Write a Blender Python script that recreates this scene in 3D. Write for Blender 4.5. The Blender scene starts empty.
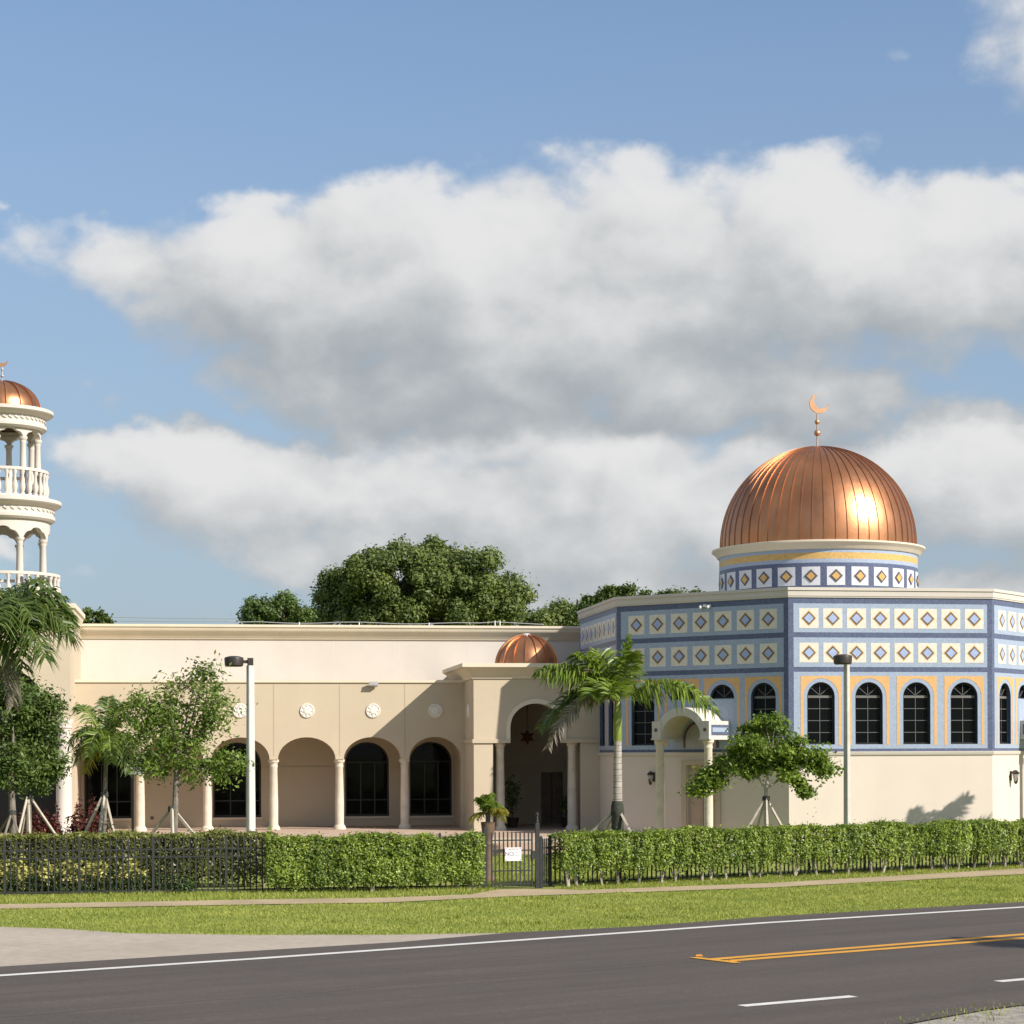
import bpy, math, random
import numpy as np
from mathutils import Vector, Matrix
from mathutils.geometry import tessellate_polygon
from mathutils import noise as mnoise

random.seed(7)
rng = np.random.default_rng(7)
scene = bpy.context.scene
COL = scene.collection
PI = math.pi
R = math.radians

# ------------------------------------------------------------------ camera
F = 2050.0            # focal length in pixels of the 1024 frame
H0 = 752.3            # row of the horizon at the centre column
ROLL = 0.004
EYE = 2.9
CAM = Vector((0, 0, EYE))
RIGHT = Vector((math.cos(ROLL), 0, -math.sin(ROLL)))
UP = Vector((math.sin(ROLL), 0, math.cos(ROLL)))
FWD = Vector((0, 1, 0))
cam_d = bpy.data.cameras.new('camera')
cam_d.sensor_width = 36.0
cam_d.lens = F / 1024 * 36.0
cam_d.shift_y = (H0 - 512) / 1024
cam_d.clip_start = 0.1
cam_d.clip_end = 6000
cam = bpy.data.objects.new('camera', cam_d)
COL.objects.link(cam)
cam.matrix_world = Matrix(((RIGHT.x, UP.x, 0, 0), (RIGHT.y, UP.y, -1, 0), (RIGHT.z, UP.z, 0, EYE), (0, 0, 0, 1)))
scene.camera = cam


def ray(x, y):
    return RIGHT * ((x - 512) / F) + UP * (-(y - H0) / F) + FWD


def gp(x, y, z=0.0):
    """where the ground (height z) is seen at a pixel"""
    d = ray(x, y)
    t = (z - EYE) / d.z
    return CAM + d * t


def at(x, y, Y):
    """the point at distance Y along the view axis"""
    return CAM + ray(x, y) * Y


# building frame: a along the facade, b into the depth, origin at the hall corner
TH = R(8.5)
D = 58.4
C3 = Vector(((788.8 - 512) / F * D, D, 0))
BM = Matrix.Translation(C3) @ Matrix.Rotation(TH, 4, 'Z')
BI = BM.inverted()
CB = BI @ CAM


def PB(x, y, b):
    d = BI.to_3x3() @ ray(x, y)
    t = (b - CB.y) / d.y
    p = CB + d * t
    return p.x, p.z


def ZB(x, y, b):
    return PB(x, y, b)[1]


def AB(x, b):
    return PB(x, 750, b)[0]


# ------------------------------------------------------------------ node helpers
class NT:
    def __init__(self, tree):
        self.t = tree
        self.n = tree.nodes
        self.l = tree.links

    def new(self, typ, **kw):
        nd = self.n.new(typ)
        for k, v in kw.items():
            setattr(nd, k, v)
        return nd

    def put(self, sock, v):
        if hasattr(v, 'is_output'):
            self.l.new(v, sock)
        else:
            sock.default_value = v

    def m(self, op, a, b=None, c=None, clamp=False):
        nd = self.new('ShaderNodeMath', operation=op, use_clamp=clamp)
        self.put(nd.inputs[0], a)
        if b is not None:
            self.put(nd.inputs[1], b)
        if c is not None:
            self.put(nd.inputs[2], c)
        return nd.outputs[0]

    def mix(self, f, a, b, mode='MIX'):
        nd = self.new('ShaderNodeMix', data_type='RGBA', blend_type=mode)
        self.put(nd.inputs[0], f)
        self.put(nd.inputs[6], a)
        self.put(nd.inputs[7], b)
        return nd.outputs[2]

    def noise(self, vec, scale, detail=4, rough=0.55, dist=0.0):
        nd = self.new('ShaderNodeTexNoise')
        if vec is not None:
            self.l.new(vec, nd.inputs['Vector'])
        nd.inputs['Scale'].default_value = scale
        nd.inputs['Detail'].default_value = detail
        nd.inputs['Roughness'].default_value = rough
        nd.inputs['Distortion'].default_value = dist
        return nd

    def ss(self, v, lo, hi, a=0.0, b=1.0):
        nd = self.new('ShaderNodeMapRange', interpolation_type='SMOOTHSTEP')
        self.put(nd.inputs[0], v)
        for i, q in enumerate((lo, hi, a, b)):
            self.put(nd.inputs[1 + i], q)
        return nd.outputs[0]

    def lin(self, v, lo, hi, a=0.0, b=1.0):
        nd = self.new('ShaderNodeMapRange')
        self.put(nd.inputs[0], v)
        for i, q in enumerate((lo, hi, a, b)):
            self.put(nd.inputs[1 + i], q)
        return nd.outputs[0]


def c4(c):
    return (c[0] * 0.96, c[1] * 0.96, c[2] * 0.96, 1.0)


def scale_c(c, k):
    k *= 0.92
    return (min(1, c[0] * k), min(1, c[1] * k), min(1, c[2] * k), 1.0)


def base_mat(name):
    m = bpy.data.materials.new(name)
    m.use_nodes = True
    nt = NT(m.node_tree)
    bs = m.node_tree.nodes['Principled BSDF']
    return m, nt, bs


def mat(name, col, rough=0.7, metal=0.0, var=0.08, vscale=1.5, bump=0.0, bscale=40.0, spec=0.4, fine=0.0, streak=0.0):
    """a plain painted, plastered or metal surface with uneven tone"""
    m, nt, bs = base_mat(name)
    tc = nt.new('ShaderNodeTexCoord').outputs['Object']
    n = nt.noise(tc, vscale, 5, 0.6)
    c = nt.mix(nt.ss(n.outputs[0], 0.3, 0.7), scale_c(col, 1 - var), scale_c(col, 1 + var))
    if fine:
        n2 = nt.noise(tc, vscale * 14, 3, 0.6)
        c = nt.mix(nt.ss(n2.outputs[0], 0.35, 0.7, 0, fine), c, scale_c(col, 0.6))
    if streak:   # rain streaks: long in z
        mp = nt.new('ShaderNodeMapping')
        nt.l.new(tc, mp.inputs[0])
        mp.inputs['Scale'].default_value = (2.2, 2.2, 0.16)
        n3 = nt.noise(mp.outputs[0], 1.9, 7, 0.7)
        c = nt.mix(nt.ss(n3.outputs[0], 0.56, 0.8, 0, streak), c, scale_c((col[0], col[1] * 0.96, col[2] * 0.9), 0.72))
    nt.l.new(c, bs.inputs['Base Color'])
    bs.inputs['Roughness'].default_value = rough
    bs.inputs['Metallic'].default_value = metal
    bs.inputs['Specular IOR Level'].default_value = spec
    if bump:
        b = nt.new('ShaderNodeBump')
        b.inputs['Strength'].default_value = bump
        b.inputs['Distance'].default_value = 0.02
        nt.l.new(nt.noise(tc, bscale, 4, 0.6).outputs[0], b.inputs['Height'])
        nt.l.new(b.outputs[0], bs.inputs['Normal'])
    return m


def tile_mat(name, col, size=0.05, amp=0.22, rough=0.35):
    """small glazed mosaic tiles: every tile has its own tone"""
    m, nt, bs = base_mat(name)
    tc = nt.new('ShaderNodeTexCoord').outputs['Object']
    sn = nt.new('ShaderNodeVectorMath', operation='SNAP')
    nt.l.new(tc, sn.inputs[0])
    sn.inputs[1].default_value = (size, size, size)
    wn = nt.new('ShaderNodeTexWhiteNoise', noise_dimensions='3D')
    nt.l.new(sn.outputs[0], wn.inputs['Vector'])
    c = nt.mix(wn.outputs[0], scale_c(col, 1 - amp), scale_c(col, 1 + amp))
    n = nt.noise(tc, 0.8, 4, 0.6)
    c = nt.mix(nt.ss(n.outputs[0], 0.35, 0.75, 0, 0.25), c, scale_c(col, 0.8))
    nt.l.new(c, bs.inputs['Base Color'])
    bs.inputs['Roughness'].default_value = rough
    bs.inputs['Specular IOR Level'].default_value = 0.3
    return m


def leaf_mat(name, dark, light, trans=0.35, rough=0.5, spec=0.35):
    """leaves: each one has its own tint between two greens and lets light through"""
    m = bpy.data.materials.new(name)
    m.use_nodes = True
    nt = NT(m.node_tree)
    bs = m.node_tree.nodes['Principled BSDF']
    at_ = nt.new('ShaderNodeAttribute', attribute_name='tint')
    c = nt.mix(at_.outputs['Fac'], c4(dark), c4(light))
    nt.l.new(c, bs.inputs['Base Color'])
    bs.inputs['Roughness'].default_value = rough
    bs.inputs['Specular IOR Level'].default_value = spec
    tr = nt.new('ShaderNodeBsdfTranslucent')
    c2 = nt.mix(1.0, c, (1.15, 1.15, 0.5, 1), 'MULTIPLY')
    nt.l.new(c2, tr.inputs[0])
    mx = nt.new('ShaderNodeMixShader')
    mx.inputs[0].default_value = trans
    nt.l.new(bs.outputs[0], mx.inputs[1])
    nt.l.new(tr.outputs[0], mx.inputs[2])
    out = m.node_tree.nodes['Material Output']
    nt.l.new(mx.outputs[0], out.inputs[0])
    return m


# ------------------------------------------------------------------ materials
M = {}
M['cream'] = mat('cream_plaster', (0.615, 0.565, 0.505), 0.85, var=0.045, vscale=0.5, bump=0.12, bscale=60, spec=0.2, streak=0.22)
M['tan'] = mat('tan_plaster', (0.545, 0.462, 0.338), 0.88, var=0.04, vscale=0.5, bump=0.15, bscale=60, spec=0.2, streak=0.24)
M['tan_light'] = mat('pale_tan_plaster', (0.56, 0.475, 0.355), 0.88, var=0.03, vscale=0.6, bump=0.12, bscale=60, spec=0.2, streak=0.2)
M['pinkcream'] = mat('rose_cream_plaster', (0.685, 0.605, 0.52), 0.88, var=0.03, vscale=0.6, bump=0.12, bscale=60, spec=0.2, streak=0.22)
M['trim'] = mat('trim_plaster', (0.71, 0.63, 0.49), 0.8, var=0.04, vscale=1.0, bump=0.08, bscale=50, spec=0.2, streak=0.15)
M['stone'] = mat('column_stone', (0.70, 0.62, 0.50), 0.8, var=0.10, vscale=3.5, bump=0.15, bscale=35, spec=0.2, fine=0.35)
M['joint'] = mat('joint_line', (0.42, 0.34, 0.25), 0.9, var=0.02)
M['white_relief'] = mat('white_relief', (0.78, 0.74, 0.66), 0.8, var=0.06, vscale=20, bump=0.8, bscale=28)
M['dblue'] = tile_mat('dark_blue_tile', (0.108, 0.130, 0.212), amp=0.16)
M['lblue'] = tile_mat('light_blue_tile', (0.350, 0.417, 0.530), amp=0.07)
M['orange'] = tile_mat('orange_tile', (0.70, 0.425, 0.185), amp=0.06)
M['gold'] = tile_mat('gold_tile', (0.62, 0.40, 0.14), amp=0.12)
M['ctile'] = tile_mat('cream_tile', (0.74, 0.69, 0.58), amp=0.06)
M['wtile'] = tile_mat('white_tile', (0.67, 0.68, 0.70), amp=0.05)
M['brown'] = tile_mat('brown_tile', (0.150, 0.100, 0.090), amp=0.15)
M['skyblue'] = tile_mat('sky_blue_tile', (0.38, 0.46, 0.67), amp=0.08)
M['copper'] = None
M['bronze'] = mat('finial_bronze', (0.64, 0.36, 0.20), 0.45, 0.8, var=0.1, vscale=6)
M['glass'] = mat('dark_glass', (0.004, 0.005, 0.005), 0.05, var=0.1, spec=0.11, bump=0.25, bscale=1.2)
M['frame'] = mat('dark_frame', (0.018, 0.020, 0.022), 0.4, var=0.1)
M['muntin'] = mat('grey_muntin', (0.12, 0.12, 0.12), 0.5, var=0.1)
M['transom'] = mat('transom_bar', (0.16, 0.155, 0.145), 0.5, var=0.1)
M['door'] = mat('tan_door', (0.52, 0.40, 0.30), 0.6, var=0.05, vscale=2)
M['dark_door'] = mat('brown_door', (0.20, 0.14, 0.10), 0.5, var=0.15, vscale=3)
M['roofm'] = mat('roof_membrane', (0.45, 0.44, 0.42), 0.9, var=0.1, vscale=0.7)
M['white'] = mat('white_paint', (0.78, 0.78, 0.76), 0.5, var=0.04)
M['black'] = mat('black_metal', (0.014, 0.015, 0.016), 0.45, var=0.2, vscale=4)
M['lamp'] = mat('bronze_lamp', (0.040, 0.032, 0.026), 0.45, var=0.15, vscale=6)
M['lamp_lens'] = mat('lamp_lens', (0.35, 0.35, 0.33), 0.25, var=0.05)
M['pole'] = mat('concrete_pole', (0.62, 0.61, 0.585), 0.8, var=0.07, vscale=2.5, bump=0.1, fine=0.2)
M['pole_dirty'] = mat('weathered_pole', (0.53, 0.51, 0.45), 0.8, var=0.12, vscale=2.0, bump=0.1, fine=0.3)
M['fence'] = mat('fence_paint', (0.030, 0.033, 0.032), 0.6, var=0.2, vscale=5)
M['stake'] = mat('pale_timber', (0.46, 0.41, 0.34), 0.85, var=0.15, vscale=6, bump=0.2)
M['stake_dark'] = mat('weathered_timber', (0.22, 0.185, 0.145), 0.85, var=0.2, vscale=6, bump=0.2)
M['bark'] = mat('grey_bark', (0.20, 0.175, 0.145), 0.9, var=0.25, vscale=7, bump=0.5, bscale=30)
M['bark_dark'] = mat('dark_bark', (0.085, 0.070, 0.055), 0.9, var=0.3, vscale=6, bump=0.5, bscale=30)
M['wrap'] = mat('dark_sleeve', (0.048, 0.052, 0.042), 0.9, var=0.3, vscale=10, bump=0.4)
M['crownshaft'] = mat('crownshaft', (0.24, 0.30, 0.055), 0.45, var=0.15, vscale=4)
M['terra'] = mat('planter_clay', (0.16, 0.105, 0.07), 0.8, var=0.2, vscale=8)
M['terra_dark'] = mat('planter_dark', (0.055, 0.035, 0.028), 0.7, var=0.2, vscale=8)
M['sign_grey'] = mat('sign_back', (0.42, 0.42, 0.42), 0.4, 0.3, var=0.06, vscale=6)
M['sign_white'] = mat('sign_white', (0.80, 0.80, 0.80), 0.5, var=0.02)
M['sign_red'] = mat('sign_red', (0.60, 0.10, 0.09), 0.5, var=0.05)
M['sign_ink'] = mat('sign_ink', (0.14, 0.16, 0.24), 0.6, var=0.05)
M['sign_pale'] = mat('sign_pale_ink', (0.42, 0.46, 0.55), 0.6, var=0.05)
M['star'] = mat('star_metal', (0.10, 0.030, 0.020), 0.4, 0.5, var=0.2)
M['yellow'] = mat('yellow_paint', (0.66, 0.325, 0.035), 0.75, var=0.10, vscale=3, fine=0.35)
M['line_white'] = mat('white_road_paint', (0.68, 0.665, 0.63), 0.75, var=0.08, vscale=2.5, fine=0.3)
M['reflector'] = mat('amber_reflector', (0.62, 0.25, 0.03), 0.3, var=0.05)


def copper_mat():
    m, nt, bs = base_mat('copper_sheet')
    tc = nt.new('ShaderNodeTexCoord').outputs['Object']
    n = nt.noise(tc, 0.9, 5, 0.6)
    c = nt.mix(nt.ss(n.outputs[0], 0.3, 0.7), (0.46, 0.20, 0.092, 1), (0.55, 0.258, 0.128, 1))
    mp = nt.new('ShaderNodeMapping')
    nt.l.new(tc, mp.inputs[0])
    mp.inputs['Scale'].default_value = (1, 1, 0.25)
    n2 = nt.noise(mp.outputs[0], 5, 4, 0.6)
    c = nt.mix(nt.ss(n2.outputs[0], 0.5, 0.75, 0, 0.35), c, (0.36, 0.15, 0.075, 1))
    nt.l.new(c, bs.inputs['Base Color'])
    bs.inputs['Metallic'].default_value = 0.92
    nt.l.new(nt.lin(n2.outputs[0], 0.2, 0.8, 0.30, 0.44), bs.inputs['Roughness'])
    b = nt.new('ShaderNodeBump')
    b.inputs['Strength'].default_value = 0.12
    b.inputs['Distance'].default_value = 0.03
    nt.l.new(nt.noise(tc, 4, 3, 0.5).outputs[0], b.inputs['Height'])
    nt.l.new(b.outputs[0], bs.inputs['Normal'])
    return m


M['copper'] = copper_mat()
M['seam'] = mat('copper_seam', (0.30, 0.12, 0.06), 0.5, 0.8, var=0.15, vscale=4)

M['leaf_oak'] = leaf_mat('oak_leaf', (0.052, 0.084, 0.018), (0.22, 0.27, 0.070), 0.25)
M['leaf_far'] = leaf_mat('far_leaf', (0.050, 0.080, 0.018), (0.150, 0.200, 0.050), 0.3)
M['leaf_dark'] = leaf_mat('dark_leaf', (0.036, 0.072, 0.014), (0.15, 0.22, 0.048), 0.25)
M['leaf_young'] = leaf_mat('young_leaf', (0.080, 0.140, 0.020), (0.26, 0.36, 0.070), 0.35)
M['leaf_bright'] = leaf_mat('bright_leaf', (0.070, 0.135, 0.016), (0.27, 0.37, 0.058), 0.35)
M['leaf_hedge'] = leaf_mat('hedge_leaf', (0.058, 0.112, 0.014), (0.40, 0.50, 0.088), 0.32, 0.42)
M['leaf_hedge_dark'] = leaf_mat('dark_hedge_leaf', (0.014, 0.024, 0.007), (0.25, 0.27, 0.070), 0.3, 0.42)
M['leaf_varieg'] = leaf_mat('variegated_leaf', (0.10, 0.15, 0.03), (0.82, 0.72, 0.24), 0.25, 0.5)
M['leaf_low'] = leaf_mat('low_shrub_leaf', (0.025, 0.055, 0.012), (0.075, 0.130, 0.030), 0.3)
M['leaf_red'] = leaf_mat('red_leaf', (0.05, 0.012, 0.012), (0.19, 0.050, 0.038), 0.25)
M['palm'] = leaf_mat('palm_leaflet', (0.070, 0.130, 0.016), (0.27, 0.36, 0.060), 0.38, 0.38, 0.45)
M['palm_dark'] = leaf_mat('dark_palm_leaflet', (0.045, 0.085, 0.015), (0.15, 0.21, 0.048), 0.3, 0.38, 0.45)
M['palm_dead'] = leaf_mat('dry_palm_leaflet', (0.16, 0.135, 0.105), (0.34, 0.30, 0.24), 0.25, 0.6)
M['palm_yellow'] = leaf_mat('yellow_palm_leaflet', (0.17, 0.16, 0.02), (0.42, 0.36, 0.06), 0.4, 0.45)
M['grass'] = leaf_mat('grass_blade', (0.175, 0.225, 0.035), (0.42, 0.45, 0.115), 0.3, 0.6, 0.2)
M['rachis'] = mat('palm_rachis', (0.25, 0.28, 0.07), 0.5, var=0.1)


def ground_mat():
    m, nt, bs = base_mat('lawn_soil')
    tc = nt.new('ShaderNodeTexCoord').outputs['Object']
    n1 = nt.noise(tc, 0.35, 5, 0.6)
    n2 = nt.noise(tc, 3.0, 6, 0.7)
    n3 = nt.noise(tc, 22.0, 4, 0.7)
    c = nt.mix(nt.ss(n1.outputs[0], 0.3, 0.7), (0.21, 0.265, 0.05, 1), (0.32, 0.335, 0.095, 1))
    c = nt.mix(nt.ss(n2.outputs[0], 0.5, 0.75, 0, 0.6), c, (0.36, 0.33, 0.15, 1))
    c = nt.mix(nt.ss(n3.outputs[0], 0.4, 0.7, 0, 0.6), c, (0.13, 0.16, 0.035, 1))
    nt.l.new(c, bs.inputs['Base Color'])
    bs.inputs['Roughness'].default_value = 0.95
    bs.inputs['Specular IOR Level'].default_value = 0.1
    b = nt.new('ShaderNodeBump')
    b.inputs['Strength'].default_value = 0.7
    b.inputs['Distance'].default_value = 0.04
    nt.l.new(n3.outputs[0], b.inputs['Height'])
    nt.l.new(b.outputs[0], bs.inputs['Normal'])
    return m


def asphalt_mat(dirv):
    m, nt, bs = base_mat('asphalt')
    tc = nt.new('ShaderNodeTexCoord').outputs['Object']
    mp = nt.new('ShaderNodeMapping')
    nt.l.new(tc, mp.inputs[0])
    ang = math.atan2(dirv.y, dirv.x)
    mp.vector_type = 'TEXTURE'
    mp.inputs['Rotation'].default_value = (0, 0, ang)
    mp2 = nt.new('ShaderNodeMapping')
    nt.l.new(mp.outputs[0], mp2.inputs[0])
    mp2.inputs['Scale'].default_value = (0.045, 0.9, 1)
    n1 = nt.noise(mp2.outputs[0], 1.6, 5, 0.6)            # long wear streaks of the wheels
    mp3 = nt.new('ShaderNodeMapping')
    nt.l.new(mp.outputs[0], mp3.inputs[0])
    mp3.inputs['Scale'].default_value = (0.25, 3.0, 1)
    n2 = nt.noise(mp3.outputs[0], 1.5, 6, 0.7)
    n3 = nt.noise(tc, 26, 5, 0.75)
    n4 = nt.noise(tc, 0.5, 4, 0.6)
    c = nt.mix(nt.ss(n1.outputs[0], 0.25, 0.75), (0.080, 0.066, 0.056, 1), (0.114, 0.094, 0.081, 1))
    c = nt.mix(nt.ss(n2.outputs[0], 0.45, 0.75, 0, 0.45), c, (0.135, 0.113, 0.098, 1))
    c = nt.mix(nt.ss(n4.outputs[0], 0.45, 0.75, 0, 0.45), c, (0.070, 0.061, 0.056, 1))
    c = nt.mix(nt.ss(n3.outputs[0], 0.38, 0.66, 0, 0.55), c, (0.052, 0.047, 0.043, 1))
    vo = nt.new('ShaderNodeTexVoronoi')
    nt.l.new(tc, vo.inputs['Vector'])
    vo.inputs['Scale'].default_value = 3.2
    c = nt.mix(nt.ss(vo.outputs['Distance'], 0.05, 0.025, 0, 0.7), c, (0.26, 0.24, 0.22, 1))   # small pale chips
    sep = nt.new('ShaderNodeSeparateXYZ')
    nt.l.new(mp.outputs[0], sep.inputs[0])
    perp = Vector((-math.sin(ang), math.cos(ang)))
    for (x, y), wd, st in (((256, 998.5), 0.035, 0.55), ((800, 968), 0.02, 0.35)):
        sv = perp.dot(Vector(g2(x, y)))
        wob = nt.m('MULTIPLY_ADD', nt.m('SUBTRACT', n4.outputs[0], 0.5), 0.5, sep.outputs[1])
        dist = nt.m('ABSOLUTE', nt.m('SUBTRACT', wob, sv))
        c = nt.mix(nt.m('MULTIPLY', nt.ss(dist, wd, wd * 0.4), nt.ss(n2.outputs[0], 0.36, 0.5, 0.0, st)), c, (0.030, 0.028, 0.027, 1))
    nt.l.new(c, bs.inputs['Base Color'])
    bs.inputs['Roughness'].default_value = 0.85
    bs.inputs['Specular IOR Level'].default_value = 0.25
    b = nt.new('ShaderNodeBump')
    b.inputs['Strength'].default_value = 0.4
    b.inputs['Distance'].default_value = 0.01
    nt.l.new(n3.outputs[0], b.inputs['Height'])
    nt.l.new(b.outputs[0], bs.inputs['Normal'])
    return m


M['ground'] = ground_mat()
M['path'] = mat('path_concrete', (0.45, 0.355, 0.225), 0.9, var=0.14, vscale=0.9, bump=0.3, bscale=18, fine=0.35, spec=0.15)
M['apron'] = mat('pale_apron', (0.44, 0.38, 0.31), 0.9, var=0.09, vscale=0.35, bump=0.3, bscale=25, fine=0.3, spec=0.15)
M['gravel'] = mat('gravel_ground', (0.34, 0.315, 0.27), 0.95, var=0.3, vscale=6, bump=0.9, bscale=14, fine=0.5, spec=0.15)


def brick_mat():
    m, nt, bs = base_mat('terrace_brick')
    tc = nt.new('ShaderNodeTexCoord').outputs['Object']
    br = nt.new('ShaderNodeTexBrick')
    mp = nt.new('ShaderNodeMapping')
    nt.l.new(tc, mp.inputs[0])
    nt.l.new(mp.outputs[0], br.inputs['Vector'])
    br.inputs['Scale'].default_value = 2.2
    br.inputs['Color1'].default_value = (0.43, 0.30, 0.215, 1)
    br.inputs['Color2'].default_value = (0.50, 0.375, 0.28, 1)
    br.inputs['Mortar'].default_value = (0.45, 0.39, 0.31, 1)
    br.inputs['Mortar Size'].default_value = 0.012
    n = nt.noise(tc, 2.0, 5, 0.6)
    c = nt.mix(nt.ss(n.outputs[0], 0.4, 0.8, 0, 0.4), br.outputs[0], (0.32, 0.22, 0.17, 1))
    nt.l.new(c, bs.inputs['Base Color'])
    bs.inputs['Roughness'].default_value = 0.85
    return m


M['brick'] = brick_mat()


# ------------------------------------------------------------------ mesh builder
class MB:
    def __init__(self, mtx=None):
        self.v, self.f, self.mi, self.ms = [], [], [], []
        self.M = mtx or Matrix.Identity(4)

    def mid(self, m):
        if m not in self.ms:
            self.ms.append(m)
        return self.ms.index(m)

    def add(self, vs, fs, m):
        k = len(self.v)
        self.v += [tuple(self.M @ Vector(p)) for p in vs]
        i = self.mid(m)
        for q in fs:
            self.f.append([k + j for j in q])
            self.mi.append(i)

    def box(self, lo, hi, m):
        x0, y0, z0 = lo
        x1, y1, z1 = hi
        vs = [(x0, y0, z0), (x1, y0, z0), (x1, y1, z0), (x0, y1, z0), (x0, y0, z1), (x1, y0, z1), (x1, y1, z1), (x0, y1, z1)]
        self.add(vs, [(0, 3, 2, 1), (4, 5, 6, 7), (0, 1, 5, 4), (1, 2, 6, 5), (2, 3, 7, 6), (3, 0, 4, 7)], m)

    def slab(self, outer, holes, d0, d1, m, m_side=None):
        """polygon in (u, z) with holes, from depth d0 (front) to d1"""
        loops = [outer] + list(holes)
        tri = tessellate_polygon([[Vector((p[0], p[1], 0)) for p in lp] for lp in loops])
        pts = [p for lp in loops for p in lp]
        n = len(pts)
        vs = [(p[0], d0, p[1]) for p in pts] + [(p[0], d1, p[1]) for p in pts]
        fs = []
        for a, b, c in tri:
            ar = (pts[b][0] - pts[a][0]) * (pts[c][1] - pts[a][1]) - (pts[c][0] - pts[a][0]) * (pts[b][1] - pts[a][1])
            if ar < 0:
                b, c = c, b
            fs.append((a, b, c))
            fs.append((n + a, n + c, n + b))
        self.add(vs, fs, m)
        k = 0
        ss = []
        for lp in loops:
            L = len(lp)
            for i in range(L):
                ss.append((k + i, n + i + k, n + (i + 1) % L + k, k + (i + 1) % L))
            k += L
        self.add(vs, ss, m_side or m)

    def lathe(self, prof, n, m, c=(0, 0, 0), cap=True):
        vs, fs = [], []
        for i in range(n):
            a = 2 * PI * i / n
            for r, z in prof:
                vs.append((c[0] + r * math.cos(a), c[1] + r * math.sin(a), c[2] + z))
        k = len(prof)
        for i in range(n):
            j = (i + 1) % n
            for t in range(k - 1):
                fs.append((i * k + t, j * k + t, j * k + t + 1, i * k + t + 1))
        if cap:
            if prof[0][0] > 1e-4:
                fs.append(tuple(i * k for i in reversed(range(n))))
            if prof[-1][0] > 1e-4:
                fs.append(tuple(i * k + k - 1 for i in range(n)))
        self.add(vs, fs, m)

    def tube(self, pts, rad, n, m):
        pts = [Vector(p) for p in pts]
        vs, fs = [], []
        ref = Vector((0, 0, 1))
        for i, p in enumerate(pts):
            t = (pts[min(i + 1, len(pts) - 1)] - pts[max(i - 1, 0)]).normalized()
            if abs(t.dot(ref)) > 0.95:
                s = t.cross(Vector((1, 0, 0))).normalized()
            else:
                s = t.cross(ref).normalized()
            u = s.cross(t)
            r = rad[i] if isinstance(rad, (list, tuple)) else rad
            for k in range(n):
                a = 2 * PI * k / n
                vs.append(tuple(p + s * (math.cos(a) * r) + u * (math.sin(a) * r)))
        for i in range(len(pts) - 1):
            for k in range(n):
                fs.append((i * n + k, i * n + (k + 1) % n, (i + 1) * n + (k + 1) % n, (i + 1) * n + k))
        fs.append(tuple(reversed(range(n))))
        fs.append(tuple((len(pts) - 1) * n + k for k in range(n)))
        self.add(vs, fs, m)

    def sweep(self, path, prof, m, closed=False):
        """closed profile of (out, z) points along a path of (a, b) points, outward to its right"""
        n = len(path)
        P = [Vector(p) for p in path]

        def nr(i, j):
            d = (P[j] - P[i]).normalized()
            return Vector((d.y, -d.x))
        mit = []
        for i in range(n):
            if closed or 0 < i < n - 1:
                n1, n2 = nr((i - 1) % n, i), nr(i, (i + 1) % n)
                s = (n1 + n2)
                mit.append(s / max(1e-6, 1 + n1.dot(n2)))
            else:
                mit.append(nr(0, 1) if i == 0 else nr(n - 2, n - 1))
        k = len(prof)
        vs = [(P[i].x + mit[i].x * o, P[i].y + mit[i].y * o, z) for i in range(n) for o, z in prof]
        fs = []
        for i in range(n if closed else n - 1):
            j = (i + 1) % n
            for t in range(k):
                fs.append((i * k + t, j * k + t, j * k + (t + 1) % k, i * k + (t + 1) % k))
        if not closed:
            fs.append(tuple(range(k)))
            fs.append(tuple((n - 1) * k + t for t in reversed(range(k))))
        self.add(vs, fs, m)

    def build(self, name, parent=None, off=(0, 0, 0), smooth=35):
        me = bpy.data.meshes.new(name)
        o3 = Vector(off)
        me.from_pydata([tuple(Vector(p) - o3) for p in self.v], [], self.f)
        for m in self.ms:
            me.materials.append(m)
        me.polygons.foreach_set('material_index', self.mi)
        me.polygons.foreach_set('use_smooth', [True] * len(self.f))
        me.validate()
        me.update()
        me.set_sharp_from_angle(angle=R(smooth))
        o = bpy.data.objects.new(name, me)
        COL.objects.link(o)
        if parent is not None:
            o.parent = parent
        return o


def tag(o, label=None, cat=None, group=None, kind=None):
    if label:
        o['label'] = label
    if cat:
        o['category'] = cat
    if group:
        o['group'] = group
    if kind:
        o['kind'] = kind
    return o


def empty(name, loc=(0, 0, 0), rz=0.0, label=None, cat=None, group=None):
    o = bpy.data.objects.new(name, None)
    COL.objects.link(o)
    o.location = loc
    o.rotation_euler = (0, 0, rz)
    return tag(o, label, cat, group)


def bempty(name, off, label, cat, group=None):
    """an Empty in the building frame"""
    return empty(name, BM @ Vector(off), TH, label, cat, group)


def copy_tree(o, parent=None):
    c = o.copy()
    COL.objects.link(c)
    c.parent = parent
    for ch in [q for q in COL.objects if q.parent == o]:
        copy_tree(ch, c)
    return c


def arch(cx, z0, hw, rise, n=16, zb=None):
    """arched opening (u, z): from its bottom zb, springing at z0"""
    pts = []
    if zb is not None:
        pts += [(cx - hw, zb), (cx + hw, zb)]
    for i in range(n + 1):
        a = PI * i / n
        pts.append((cx + hw * math.cos(a), z0 + rise * math.sin(a)))
    return pts


# ------------------------------------------------------------------ scattered leaves
def norm(a):
    return a / np.maximum(1e-9, np.linalg.norm(a, axis=1, keepdims=True))


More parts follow.
